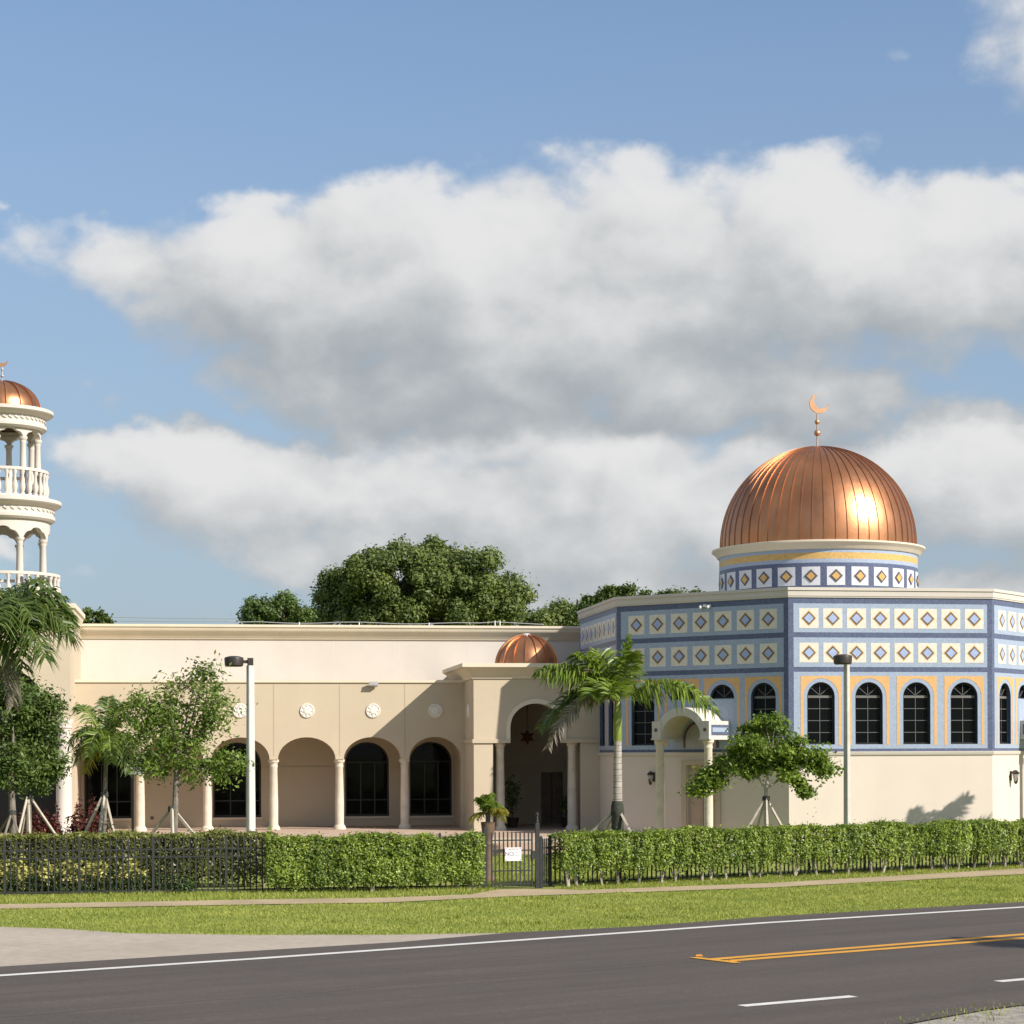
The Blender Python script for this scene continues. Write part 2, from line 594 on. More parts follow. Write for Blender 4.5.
def leaf_mesh(name, C, Nv, size, m, parent=None, off=(0, 0, 0), aspect=0.55, tint=None, fold=0.0):
    n = len(C)
    Nv = norm(Nv)
    f = rng.normal(size=(n, 3))
    f = norm(f - Nv * np.sum(f * Nv, axis=1, keepdims=True))
    r = np.cross(Nv, f)
    s = size[:, None]
    V = np.empty((n, 4, 3))
    V[:, 0] = C - f * s * 0.5
    V[:, 1] = C + r * s * aspect * 0.5 + f * s * 0.05
    V[:, 2] = C + f * s * 0.5 - Nv * s * fold
    V[:, 3] = C - r * s * aspect * 0.5 + f * s * 0.05
    V -= np.array(off)
    me = bpy.data.meshes.new(name)
    me.vertices.add(4 * n)
    me.vertices.foreach_set('co', V.reshape(-1))
    me.loops.add(4 * n)
    me.loops.foreach_set('vertex_index', np.arange(4 * n, dtype=np.int32))
    me.polygons.add(n)
    me.polygons.foreach_set('loop_start', np.arange(0, 4 * n, 4, dtype=np.int32))
    me.materials.append(m)
    me.update()
    a = me.attributes.new('tint', 'FLOAT', 'FACE')
    a.data.foreach_set('value', np.clip(rng.normal(0.45, 0.25, n) if tint is None else tint, 0, 1).astype(np.float32))
    o = bpy.data.objects.new(name, me)
    COL.objects.link(o)
    if parent is not None:
        o.parent = parent
    return o


def crown_points(blobs, per, spread, flat=0.75, shell=0.55, ball=False):
    """leaf clusters through ellipsoids: blobs = (centre, radii, clusters)"""
    cen, C, N, T = [], [], [], []
    for c, rad, k in blobs:
        d = norm(rng.normal(size=(k, 3)))
        rr = shell + (1 - shell) * rng.random(k) ** 0.7
        p = np.array(c) + d * rr[:, None] * np.array(rad)
        for q, dd in zip(p, d):
            cen.append(q)
            m = int(per * rng.uniform(0.6, 1.4))
            sp = spread * rng.uniform(0.6, 1.3)
            if ball:
                dv = norm(rng.normal(size=(m, 3)))
                loc = dv * (sp * (0.35 + 0.55 * rng.random((m, 1)) + 0.28 * np.abs(rng.normal(size=(m, 1))))) * np.array([1, 1, flat])
                loc += rng.normal(size=(m, 3)) * sp * 0.16
                C.append(q + loc)
                N.append(rng.normal(size=(m, 3)) * 0.45 + dv * 0.9 + np.array([0, 0, 0.25]))
            else:
                loc = rng.normal(size=(m, 3)) * np.array([sp, sp, sp * flat])
                C.append(q + loc)
                N.append(rng.normal(size=(m, 3)) * 0.75 + dd * 0.6 + np.array([0, 0, 0.65]))
            T.append(np.full(m, rng.normal(0.45, 0.16)) + rng.normal(0, 0.16, m))
    return np.array(cen), np.concatenate(C), np.concatenate(N), np.concatenate(T)


def limb(mb, p0, p1, r0, r1, m, sag=0.15, n=5, ns=6):
    p0, p1 = Vector(p0), Vector(p1)
    L = (p1 - p0).length
    mid = (p0 + p1) / 2 + Vector((random.uniform(-.12, .12) * L, random.uniform(-.12, .12) * L, -sag * L * 0.5))
    pts, rs = [], []
    for i in range(n):
        t = i / (n - 1)
        pts.append(p0 * (1 - t) ** 2 + mid * 2 * t * (1 - t) + p1 * t * t)
        rs.append(r0 + (r1 - r0) * t)
    mb.tube(pts, rs, ns, m)


def tree(name, base, trunk_top, r0, blobs, per, spread, size, lm, bm_, label, cat='tree', group=None, twigs=40, flat=0.75, shell=0.55, aspect=0.55, forks=None, ball=False):
    """a tree: trunk with limbs reaching the leaf clusters, and a crown of leaves; all in world space round its base"""
    root = empty(name, base, 0, label, cat, group)
    cen, C, N, T = crown_points(blobs, per, spread, flat, shell, ball)
    mb = MB()
    b, tt = Vector(base), Vector(trunk_top)
    pts = [b + (tt - b) * t + Vector((0.12 * r0 * 8 * math.sin(t * 5), 0.05 * math.cos(t * 4), 0)) * t * (1 - t) for t in np.linspace(0, 1, 7)]
    mb.tube(pts, [r0 * (1.25 - 0.55 * t) if t > 0.05 else r0 * 1.5 for t in np.linspace(0, 1, 7)], 9, bm_)
    if forks is None:
        forks = []
        for c, rad, k in blobs:
            q = Vector(c) - Vector((0, 0, rad[2] * 0.25))
            limb(mb, pts[random.choice((4, 5, 6))], q, r0 * 0.55, r0 * 0.22, bm_, sag=0.1)
            forks.append(q)
    else:
        fk = []
        for q in forks:
            limb(mb, pts[6], q, r0 * 0.65, r0 * 0.3, bm_, sag=0.1)
            fk.append(Vector(q))
        forks = fk
    idx = rng.choice(len(cen), min(twigs, len(cen)), replace=False)
    for i in idx:
        q = Vector(cen[i])
        s = min(forks, key=lambda k: (k - q).length)
        limb(mb, s, q, r0 * 0.22, r0 * 0.06, bm_, sag=-0.1, n=4, ns=5)
    mb.build('trunk', root, base)
    leaf_mesh('crown', C, N, size * rng.uniform(0.65, 1.35, len(C)), lm, root, base, aspect, T)
    return root


# ------------------------------------------------------------------ palms
def frond(name, P, lm, parent, off, n=46, ll=0.75, w=0.045, droop=0.5, fluff=0.35, fwd=0.55, r0=0.03, rach=None, start=0.12, ragged=0.15):
    """a feather leaf on a curved rachis (P = three points of a quadratic curve)"""
    P0, P1, P2 = [Vector(p) for p in P]
    mb = MB()

    def pt(t):
        return P0 * (1 - t) ** 2 + P1 * 2 * t * (1 - t) + P2 * t * t

    def tg(t):
        return ((P1 - P0) * (1 - t) + (P2 - P1) * t).normalized()
    mb.tube([pt(i / 9) for i in range(10)], [r0 * (1 - 0.85 * i / 9) for i in range(10)], 5, rach or M['rachis'])
    nr = len(mb.f)
    tints = [0.7] * nr
    for i in range(n):
        t = start + (1 - start) * i / (n - 1)
        p, T = pt(t), tg(t)
        S = T.cross(Vector((0, 0, 1)))
        S = S.normalized() if S.length > 0.05 else Vector((1, 0, 0))
        U = S.cross(T)
        prof = max(0.25, math.sin(PI * (0.16 + 0.76 * t))) ** 0.7
        for sd in (-1, 1):
            if random.random() < ragged * 0.4:
                continue
            L = ll * prof * random.uniform(1 - ragged * 1.6, 1 + ragged)
            dr = (S * sd * random.uniform(0.8, 1.0) + T * (fwd + random.uniform(-.15, .2)) + U * random.uniform(-fluff * 0.5, fluff)).normalized()
            g = Vector((0, 0, -1))
            dp = droop * random.uniform(0.7, 1.3)
            q1 = p + dr * L * 0.5 + g * (dp * L * 0.16)
            q2 = p + dr * L * 0.92 + g * (dp * L * 0.75)
            wv = (T * 0.8 + U * random.uniform(-.6, .6)).normalized() * (w * 0.5)
            mb.add([p - wv * .6, p + wv * .6, q1 + wv, q1 - wv, q2], [(0, 1, 2, 3), (3, 2, 4)], lm)
            tn = random.gauss(0.45, 0.2)
            tints += [tn, tn + 0.08]
    o = mb.build(name, parent, off, smooth=30)
    a = o.data.attributes.new('tint', 'FLOAT', 'FACE')
    tints = (tints + [0.5] * len(o.data.polygons))[:len(o.data.polygons)]
    a.data.foreach_set('value', [min(1, max(0, q)) for q in tints])
    return o


# ------------------------------------------------------------------ sky and sun
SUN = Vector((0.70, -0.47, 0.54)).normalized()
ELEV = math.asin(SUN.z)
AZ = math.atan2(SUN.x, SUN.y)            # clockwise from +Y
sl = bpy.data.lights.new('sun', 'SUN')
sl.energy = 5.0
sl.angle = R(0.53)
sl.color = (1.0, 0.925, 0.83)
so = bpy.data.objects.new('sun', sl)
COL.objects.link(so)
so.rotation_euler = (-SUN).to_track_quat('-Z', 'Y').to_euler()
so.location = SUN * 200

world = bpy.data.worlds.new('World')
scene.world = world
world.use_nodes = True
SKY_STRENGTH = 0.1165


def build_world():
    nt = NT(world.node_tree)
    bg = world.node_tree.nodes['Background']
    sky = nt.new('ShaderNodeTexSky', sky_type='NISHITA')
    sky.sun_disc = False
    sky.sun_elevation = ELEV
    sky.sun_rotation = AZ
    sky.air_density = 1.0
    sky.dust_density = 0.4
    sky.ozone_density = 3.2
    d = nt.new('ShaderNodeTexCoord').outputs['Generated']
    nd = nt.new('ShaderNodeVectorMath', operation='NORMALIZE')
    nt.l.new(d, nd.inputs[0])
    d = nd.outputs[0]
    sp = nt.new('ShaderNodeSeparateXYZ')
    nt.l.new(d, sp.inputs[0])
    az = nt.m('ARCTAN2', sp.outputs[0], sp.outputs[1])
    el = nt.m('ARCSINE', sp.outputs[2])
    U0 = nt.m('MULTIPLY_ADD', az, 20.5, 5.12)
    V0 = nt.m('MULTIPLY', el, 20.5)
    # billows: the cloud outlines are warped by noise on the sphere of directions
    mp = nt.new('ShaderNodeMapping')
    nt.l.new(d, mp.inputs[0])
    mp.inputs['Scale'].default_value = (1, 1, 1.35)
    P = mp.outputs[0]
    w1 = nt.noise(P, 9, 3, 0.55)
    w2 = nt.noise(P, 30, 4, 0.6)
    s1 = nt.new('ShaderNodeSeparateColor')
    nt.l.new(w1.outputs[1], s1.inputs[0])
    s2 = nt.new('ShaderNodeSeparateColor')
    nt.l.new(w2.outputs[1], s2.inputs[0])

    def warp(base, a, b, ka, kb):
        q = nt.m('MULTIPLY_ADD', nt.m('SUBTRACT', a, 0.5), ka, base)
        return nt.m('MULTIPLY_ADD', nt.m('SUBTRACT', b, 0.5), kb, q)
    U = warp(U0, s1.outputs[0], s2.outputs[0], 1.5, 0.70)
    V = warp(V0, s1.outputs[1], s2.outputs[1], 0.95, 0.55)
    blobs = [  # u, v, ru, rv, weight
        (0.5, 4.70, 1.5, 0.40, 0.16), (1.7, 4.62, 1.2, 0.60, 0.70), (2.6, 4.55, 1.5, 0.92, 1), (3.5, 4.40, 1.6, 1.20, 1), (4.6, 4.30, 1.6, 1.45, 1),
        (5.9, 4.35, 1.6, 1.55, 1), (7.1, 4.45, 1.5, 1.40, 1), (8.1, 4.60, 1.3, 1.38, 1), (9.3, 4.60, 1.4, 1.12, 1), (10.6, 4.55, 1.4, 0.98, 1),
        (2.3, 4.15, 1.3, 0.62, 0.8), (3.1, 3.75, 1.4, 0.62, 0.9), (3.9, 3.55, 1.5, 0.70, 1), (4.5, 3.15, 1.1, 0.42, 0.8), (5.2, 3.45, 1.7, 0.75, 1), (7.0, 3.60, 1.7, 0.75, 1), (8.3, 3.55, 1.1, 0.50, 0.8), (12.4, 4.6, 2.0, 1.0, 1),
        (6.0, 3.0, 2.2, 0.5, 0.9), (4.9, 3.0, 1.1, 0.4, 0.7), (7.9, 3.0, 1.2, 0.42, 0.8), (1.3, 2.75, 1.2, 0.40, 0.6), (2.2, 2.70, 1.3, 0.60, 0.9), (2.6, 2.25, 1.4, 0.50, 0.75), (3.7, 1.95, 1.6, 0.55, 0.8), (0.9, 2.85, 0.9, 0.30, 0.5), (3.1, 2.65, 1.3, 0.72, 1), (4.2, 2.40, 1.5, 0.80, 1), (5.6, 2.20, 1.8, 0.95, 1),
        (7.3, 2.30, 1.6, 0.95, 1), (6.4, 1.30, 2.6, 0.75, 0.8), (4.7, 1.45, 1.3, 0.45, 0.5), (9.6, 1.20, 2.4, 0.9, 0.9),
        (8.5, 2.60, 0.9, 0.60, 0.9), (9.5, 2.70, 1.0, 0.85, 1), (10.4, 2.55, 1.1, 0.95, 1), (12.3, 2.4, 1.6, 0.9, 1),
        (10.2, 6.95, 0.90, 0.90, 0.50), (8.75, 6.65, 0.6, 0.26, 0.0), (-0.05, 5.12, 0.25, 0.14, 0.15),
        (1.75, 3.48, 0.45, 0.22, 0.02), (1.2, 3.36, 0.45, 0.22, 0.0), (0.55, 3.5, 0.7, 0.28, 0.0), (1.2, 1.7, 0.9, 0.22, 0.0),
        (-2.5, 4.2, 2.2, 0.9, 1), (-2.0, 2.0, 2.5, 0.5, 0.8)]

    def density(Uq, Vq):
        acc = None
        for u, v, ru, rv, wt in blobs:
            a = nt.m('MULTIPLY', nt.m('SUBTRACT', Uq, u), 1 / ru)
            b = nt.m('MULTIPLY', nt.m('SUBTRACT', Vq, v), 1 / rv)
            q = nt.m('MULTIPLY_ADD', b, b, nt.m('MULTIPLY', a, a))
            q = nt.m('MULTIPLY_ADD', q, -max(wt, 0.45), wt)
            acc = q if acc is None else nt.m('SMOOTH_MAX', acc, q, 0.25)
        return acc
    d0 = density(U, V)
    d1 = density(nt.m('ADD', U, 0.18), nt.m('ADD', V, 0.42))
    # elsewhere in the sky: loose noise clouds, out of view, toned to set the fill light
    far = nt.ss(nt.m('ABSOLUTE', az), 0.45, 0.7)
    hi = nt.ss(el, 0.40, 0.55)
    away = nt.m('MAXIMUM', far, hi)
    wn = nt.noise(P, 2.6, 4, 0.6)
    dn = nt.m('MULTIPLY_ADD', nt.m('SUBTRACT', wn.outputs[0], 0.51), 5.0, 0.0)
    lo = nt.ss(el, 0.0, 0.12)
    d0 = nt.m('MULTIPLY_ADD', away, nt.m('SUBTRACT', dn, d0), d0)
    fz = nt.noise(P, 16, 5, 0.6)
    fz2 = nt.noise(P, 55, 4, 0.65)
    fw = nt.noise(P, 14, 3, 0.6)

    def puff(vec, scale, det):
        va = nt.new('ShaderNodeVectorMath', operation='MULTIPLY_ADD')
        nt.l.new(fw.outputs[1], va.inputs[0])
        va.inputs[1].default_value = (0.05, 0.05, 0.05)
        nt.l.new(vec, va.inputs[2])
        v = nt.new('ShaderNodeTexVoronoi', feature='F1', normalize=False)
        nt.l.new(va.outputs[0], v.inputs['Vector'])
        v.inputs['Scale'].default_value = scale
        v.inputs['Detail'].default_value = det
        v.inputs['Roughness'].default_value = 0.55
        return nt.m('SUBTRACT', 0.52, nt.m('POWER', v.outputs['Distance'], 1.25))
    # towards the sun: to the right and up
    mv = nt.new('ShaderNodeVectorMath', operation='ADD')
    nt.l.new(P, mv.inputs[0])
    mv.inputs[1].default_value = (0.020, 0.0, 0.026)
    pf = puff(P, 14, 2.0)
    pf1 = puff(mv.outputs[0], 14, 2.0)
    fzs = nt.noise(mv.outputs[0], 16, 5, 0.6)
    dd = nt.m('MULTIPLY_ADD', nt.m('SUBTRACT', fz.outputs[0], 0.5), 0.50, nt.m('ADD', d0, 0.16))
    dd = nt.m('MULTIPLY_ADD', pf, 0.42, dd)
    dd = nt.m('MULTIPLY_ADD', nt.m('SUBTRACT', fz2.outputs[0], 0.5), 0.30, dd)
    relief = nt.m('MULTIPLY_ADD', nt.m('SUBTRACT', pf, pf1), 0.50, nt.m('MULTIPLY', nt.m('SUBTRACT', fz.outputs[0], fzs.outputs[0]), 1.2))
    lit = nt.m('MULTIPLY', nt.m('SUBTRACT', d0, d1), 0.80)
    lit = nt.m('ADD', lit, relief)
    lit = nt.m('MULTIPLY_ADD', nt.m('SUBTRACT', w1.outputs[0], 0.5), 0.5, lit)
    soft = nt.lin(lit, -0.4, 0.6, 0.72, 0.38)
    cover = nt.ss(dd, 0.0, soft)
    upper = nt.ss(V, 2.95, 3.25)
    tier = nt.m('MULTIPLY_ADD', upper, nt.m('SUBTRACT', nt.lin(V, 3.1, 5.4, -0.50, 0.32), nt.lin(V, 1.2, 3.0, -0.30, 0.30)), nt.lin(V, 1.2, 3.0, -0.30, 0.30))
    lit = nt.m('ADD', nt.m('MULTIPLY', lit, 0.85), tier)
    lit = nt.m('MULTIPLY_ADD', away, nt.m('SUBTRACT', 0.35, lit), lit)
    lv = nt.ss(lit, -0.90, 0.85)
    k = 0.903 / SKY_STRENGTH
    cc = nt.mix(lv, (0.325 * k, 0.355 * k, 0.380 * k, 1), (0.665 * k, 0.665 * k, 0.665 * k, 1))
    # thin high veil pales the blue towards the horizon
    veil = nt.m('MAXIMUM', nt.lin(el, 0.03, 0.19, 0.86, 0.52), nt.lin(el, 0.19, 0.36, 0.52, 0.15))
    veil = nt.m('MINIMUM', veil, nt.lin(el, 0.03, 0.36, 0.90, 0.16))
    vn = nt.noise(P, 4.0, 3, 0.6)
    veil = nt.m('MULTIPLY', veil, nt.lin(vn.outputs[0], 0.25, 0.75, 0.88, 1.10))
    blue = nt.mix(veil, sky.outputs[0], (0.268 * k, 0.330 * k, 0.405 * k, 1))
    out = nt.mix(nt.m('MULTIPLY', cover, nt.lin(dd, 0.0, 0.6, 0.84, 1.0)), blue, cc)
    nt.l.new(out, bg.inputs['Color'])
    bg.inputs['Strength'].default_value = SKY_STRENGTH


build_world()
world.cycles.sampling_method = 'NONE'
scene.cycles.max_bounces = 5
scene.cycles.diffuse_bounces = 3
scene.cycles.glossy_bounces = 2
scene.cycles.transmission_bounces = 2
scene.view_settings.view_transform = 'Standard'
scene.view_settings.look = 'None'
scene.view_settings.exposure = 0.4
scene.view_settings.gamma = 1.0


# ------------------------------------------------------------------ ground, road, paths
def sheet(name, poly, z, m, kind='structure'):
    mb = MB()
    tri = tessellate_polygon([[Vector((p[0], p[1], 0)) for p in poly]])
    fs = []
    for a, b, c in tri:
        ar = (poly[b][0] - poly[a][0]) * (poly[c][1] - poly[a][1]) - (poly[c][0] - poly[a][0]) * (poly[b][1] - poly[a][1])
        fs.append((a, b, c) if ar > 0 else (a, c, b))
    mb.add([(p[0], p[1], z) for p in poly], fs, m)
    o = mb.build(name)
    tag(o, kind=kind)
    return o


def g2(x, y):
    p = gp(x, y)
    return (p.x, p.y)


def along(p, q, s):
    """the point s metres beyond q on the line from p to q"""
    d = Vector((q[0] - p[0], q[1] - p[1])).normalized()
    return (q[0] + d.x * s, q[1] + d.y * s)


sheet('ground', [(-2500, -300), (2500, -300), (2500, 5000), (-2500, 5000)], 0.0, M['ground'])
WL = [g2(0, 977.3), g2(256, 960.3), g2(512, 942.2), g2(768, 924.0), g2(1024, 908.3)]
rd = Vector((WL[4][0] - WL[0][0], WL[4][1] - WL[0][1], 0)).normalized()
M['asphalt'] = asphalt_mat(rd)
edge = [g2(0, 968), g2(256, 952), g2(400, 943.2), g2(512, 933.6), g2(640, 927.4), g2(768, 917.6), g2(1024, 902.8)]
nearr = [g2(1090, 1001.5), g2(1024, 1006.4), g2(985, 1011.5), g2(950, 1017.5), g2(905, 1026), g2(780, 1056)]
fa, fb = along(edge[1], edge[0], 60), along(edge[-2], edge[-1], 90)
na, nb = along(nearr[4], nearr[5], 60), along(nearr[1], nearr[0], 110)
sheet('road', [fa] + edge + [fb, nb] + nearr + [na], 0.020, M['asphalt'])
sheet('gravel_shoulder', [nb] + nearr + [na, (na[0] + 3, na[1] - 5), (nb[0] + 3, nb[1] - 5)], 0.008, M['gravel'])
# pale paved apron between verge and road
sheet('driveway_apron', [fa, g2(0, 968), g2(256, 952), g2(400, 943.2), g2(512, 933.6), g2(450, 934.5), g2(384, 935.5), g2(256, 935.6), g2(128, 934), g2(64, 929.5), g2(0, 927.5), along(g2(64, 929.5), g2(0, 927.5), 40)], 0.012, M['apron'])
# footpath with the widening before the gate
ps = [g2(-400, 915.5), g2(0, 905.0), g2(256, 900.2), g2(384, 898.4), g2(470, 895.2), g2(500, 889.8), g2(560, 889.8), g2(580, 890.8), g2(768, 883.8), g2(1024, 868.9), g2(1250, 856)]
pf = [g2(1250, 861), g2(1024, 874.6), g2(768, 888.3), g2(512, 897.0), g2(384, 903.4), g2(256, 905.2), g2(0, 909.6), g2(-400, 921)]
sheet('footpath', ps + pf, 0.016, M['path'])


def ribbon(name, pts, w, z, m, kind='structure'):
    P = [Vector(p) for p in pts]
    L, Rr = [], []
    for i, p in enumerate(P):
        d = (P[min(i + 1, len(P) - 1)] - P[max(i - 1, 0)]).normalized()
        nrm = Vector((-d.y, d.x))
        L.append(p + nrm * w / 2)
        Rr.append(p - nrm * w / 2)
    mb = MB()
    n = len(P)
    vs = [(q.x, q.y, z) for q in Rr] + [(q.x, q.y, z) for q in L]
    mb.add(vs, [(i, i + 1, n + i + 1, n + i) for i in range(n - 1)], m)
    return tag(mb.build(name), kind=kind)


def dens(pts, k=6):
    out = []
    for a, b in zip(pts, pts[1:]):
        for i in range(k):
            t = i / k
            out.append((a[0] + (b[0] - a[0]) * t, a[1] + (b[1] - a[1]) * t))
    return out + [pts[-1]]


ribbon('edge_line', dens([along(WL[1], WL[0], 40)] + WL + [along(WL[3], WL[4], 70)]), 0.20, 0.025, M['line_white'])
Y1 = [g2(694, 959.6), g2(712, 961.3), g2(768, 956.3), g2(1024, 935.8)]
Y2 = [g2(738, 964.6), g2(724, 962.4), g2(768, 959.4), g2(1024, 939.6)]
ribbon('centre_line', dens([g2(712, 961.0), Y1[2], Y1[3], along(Y1[2], Y1[3], 60)]), 0.20, 0.025, M['yellow'])
ribbon('centre_line', dens([g2(722, 963.2), Y2[2], Y2[3], along(Y2[2], Y2[3], 60)]), 0.20, 0.025, M['yellow'])
ribbon('centre_line_end', [g2(693, 959.2), g2(712, 961.6), g2(738, 964.8)], 0.14, 0.029, M['yellow'])
ribbon('lane_dash', dens([g2(741.5, 1008.0), g2(853.5, 998.2)]), 0.17, 0.025, M['line_white'])
dd_ = g2(998, 983.4)
ribbon('lane_dash', dens([dd_, g2(1090, 975.2)]), 0.17, 0.025, M['line_white'])
for (x, y), lb in (((699, 957.6), 'amber road reflector at the tip of the double yellow line, farther one'), ((733, 962.8), 'amber road reflector at the tip of the double yellow line, nearer one')):
    mb = MB()
    p = gp(x, y)
    mb.add([(-.07, -.06, 0), (.07, -.06, 0), (.07, .06, 0), (-.07, .06, 0), (-.05, -.03, .025), (.05, -.03, .025), (.05, .03, .025), (-.05, .03, .025)],
           [(0, 1, 5, 4), (1, 2, 6, 5), (2, 3, 7, 6), (3, 0, 4, 7), (4, 5, 6, 7)], M['reflector'])
    o = mb.build('road_reflector')
    o.location = (p.x, p.y, 0.024)
    o.scale = (0.75, 0.75, 0.8)
    tag(o, lb, 'reflector', 'reflectors at the yellow line')

# ------------------------------------------------------------------ the building: shared measures
L1, L2, L3 = 6.08, 5.85, 6.24
S2 = math.sqrt(0.5)
V7 = (-L2 * S2, L2 * S2)
OCT = [V7, (0, 0), (L1, 0), (L1 + L2 * S2, L2 * S2), (L1 + L2 * S2, L2 * S2 + L3), (L1, 2 * L2 * S2 + L3), (0, 2 * L2 * S2 + L3), (-L2 * S2, L2 * S2 + L3)]
FLOOR = 0.45
BP, BA, BU = 6.9, 9.15, 12.3       # depth of the pavilion front, the arcade, the main wall
BT = 1.7                           # front edge of the terrace


def face_frame(p, q):
    d = (Vector(q) - Vector(p)).normalized()
    return Matrix(((d.x, -d.y, 0, p[0]), (d.y, d.x, 0, p[1]), (0, 0, 1, 0), (0, 0, 0, 1)))


# terrace with two steps, brick
tb = MB()
a0, a1 = AB(-60, BT), -L2 * S2 + 2.3
tb.box((a0, BT, 0), (a1, BU + 2, FLOOR), M['brick'])
tb.box((AB(440, BT), BT - 0.35, 0), (AB(590, BT), BT - 0.002, 0.30), M['brick'])
tb.box((AB(440, BT), BT - 0.70, 0), (AB(590, BT), BT - 0.352, 0.15), M['brick'])
terrace = tb.build('terrace_floor')
terrace.matrix_world = BM
tag(terrace, kind='structure')

# ------------------------------------------------------------------ arcade wing
wing = bempty('arcade_building', (AB(270, BA), BA, FLOOR), 'long cream arcade building with five columns, round arches and dark windows', 'building')
WO = (AB(270, BA), BA, FLOOR)


def wbuild(mb, name, parent=None, smooth=35):
    return mb.build(name, parent or wing, WO, smooth)


zcap = ZB(274, 682.6, BA)                      # top of the arcade wall
zspr = ZB(307, 759.5, BA)
ztop = ZB(307, 737.2, BA)
cols = [AB(x, BA) for x in (140, 207, 274, 340, 405)]
sp_ = (cols[4] - cols[0]) / 4
cols = [cols[0] + sp_ * i for i in range(5)]
edges = [cols[0] - sp_] + cols + [cols[4] + sp_ * 0.93]
aL, aR = AB(62, BA), AB(474, BA)
hw = sp_ * 0.5 - 0.13
out = [(aL, zcap), (aL, FLOOR), (edges[0] + 0.14, FLOOR)]
mids = []
for i in range(6):
    l, r = edges[i], edges[i + 1]
    c = (l + r) / 2
    h = (r - l) / 2 - 0.13
    mids.append(c)
    for k in range(17):
        a = PI - PI * k / 16
        out.append((c + h * math.cos(a), zspr + (ztop - zspr) * math.sin(a)))
out += [(edges[6] - 0.13, FLOOR), (aR, FLOOR), (aR, zcap)]
mb = MB()
mb.slab(out, [], BA, BA + 0.38, M['tan'])
for c in cols:                                  # vertical control joints above the columns
    mb.box((c - 0.012, BA - 0.004, zspr + 0.12), (c + 0.012, BA + 0.01, zcap - 0.06), M['joint'])
wbuild(mb, 'arcade_wall')
mb = MB()
mb.box((aL, BA - 0.05, zcap + 0.001), (aR, BA + 0.45, zcap + 0.09), M['trim'])
wbuild(mb, 'arcade_coping')
mb = MB()
mb.box((aL, BA + 0.381, zcap - 0.30), (aR, BU - 0.002, zcap - 0.05), M['tan_light'])
wbuild(mb, 'arcade_ceiling')


def column(a, b, z0, z1, r, root, off, m=None, nm='column'):
    """a plain round column: base, shaft and capital turned as one"""
    h = z1 - z0
    e = MB()
    prof = [(r * 1.5, 0), (r * 1.5, 0.05), (r * 1.38, 0.08), (r * 1.30, 0.12), (r * 1.06, 0.15), (r * 1.02, 0.2), (r * 1.03, h * 0.4), (r * 0.88, h - 0.26), (r * 0.98, h - 0.235), (r * 0.98, h - 0.20), (r * 0.9, h - 0.18), (r * 0.95, h - 0.12), (r * 1.25, h - 0.07), (r * 1.25, h)]
    e.lathe(prof, 20, m or M['stone'], (a, b, z0))
    return e.build(nm, root, off)


for c in cols:
    column(c, BA + 0.19, FLOOR, zspr, 0.135, wing, WO)
# main wall behind the arcade, with the dark arched windows
zc0, zc1 = ZB(300, 639.5, BU), ZB(300, 625.4, BU)
wr = -L2 * S2 + 1.95
wl = AB(20, BU)
wins = []
for x0, x1 in ((84, 132), (213, 261), (345, 389), (409.5, 452)):
    wins.append((AB(x0, BU), AB(x1, BU)))
wz0, wz1 = ZB(367, 816.3, BU), ZB(367, 742, BU)
holes = []
for l, r in wins:
    h = (r - l) / 2
    holes.append(arch((l + r) / 2, wz1 - h * 0.92, h, h * 0.92, 18, wz0))
dl, dr_, dz = AB(541, BU), AB(563, BU), ZB(550, 772, BU)
holes.append([(dl, FLOOR + 0.002), (dr_, FLOOR + 0.002), (dr_, dz), (dl, dz)])
zlow = ZB(300, 768, BU)
mb = MB()
mb.slab([(wl, FLOOR), (wr, FLOOR), (wr, zcap - 0.05), (wl, zcap - 0.05)], holes, BU, BU + 0.35, M['tan_light'])
pw = AB(474, BU) + 0.3
mb.slab([(wl, zcap - 0.05), (wr, zcap - 0.05), (wr, zc1 - 0.02), (wl, zc1 - 0.02)], [], BU, BU + 0.35, M['cream'])
for x in (118, 190, 262, 334, 400, 470):
    a = AB(x, BU)
    mb.box((a - 0.010, BU - 0.003, zcap + 0.1), (a + 0.010, BU + 0.01, zc0), M['trim'])
wbuild(mb, 'wall')
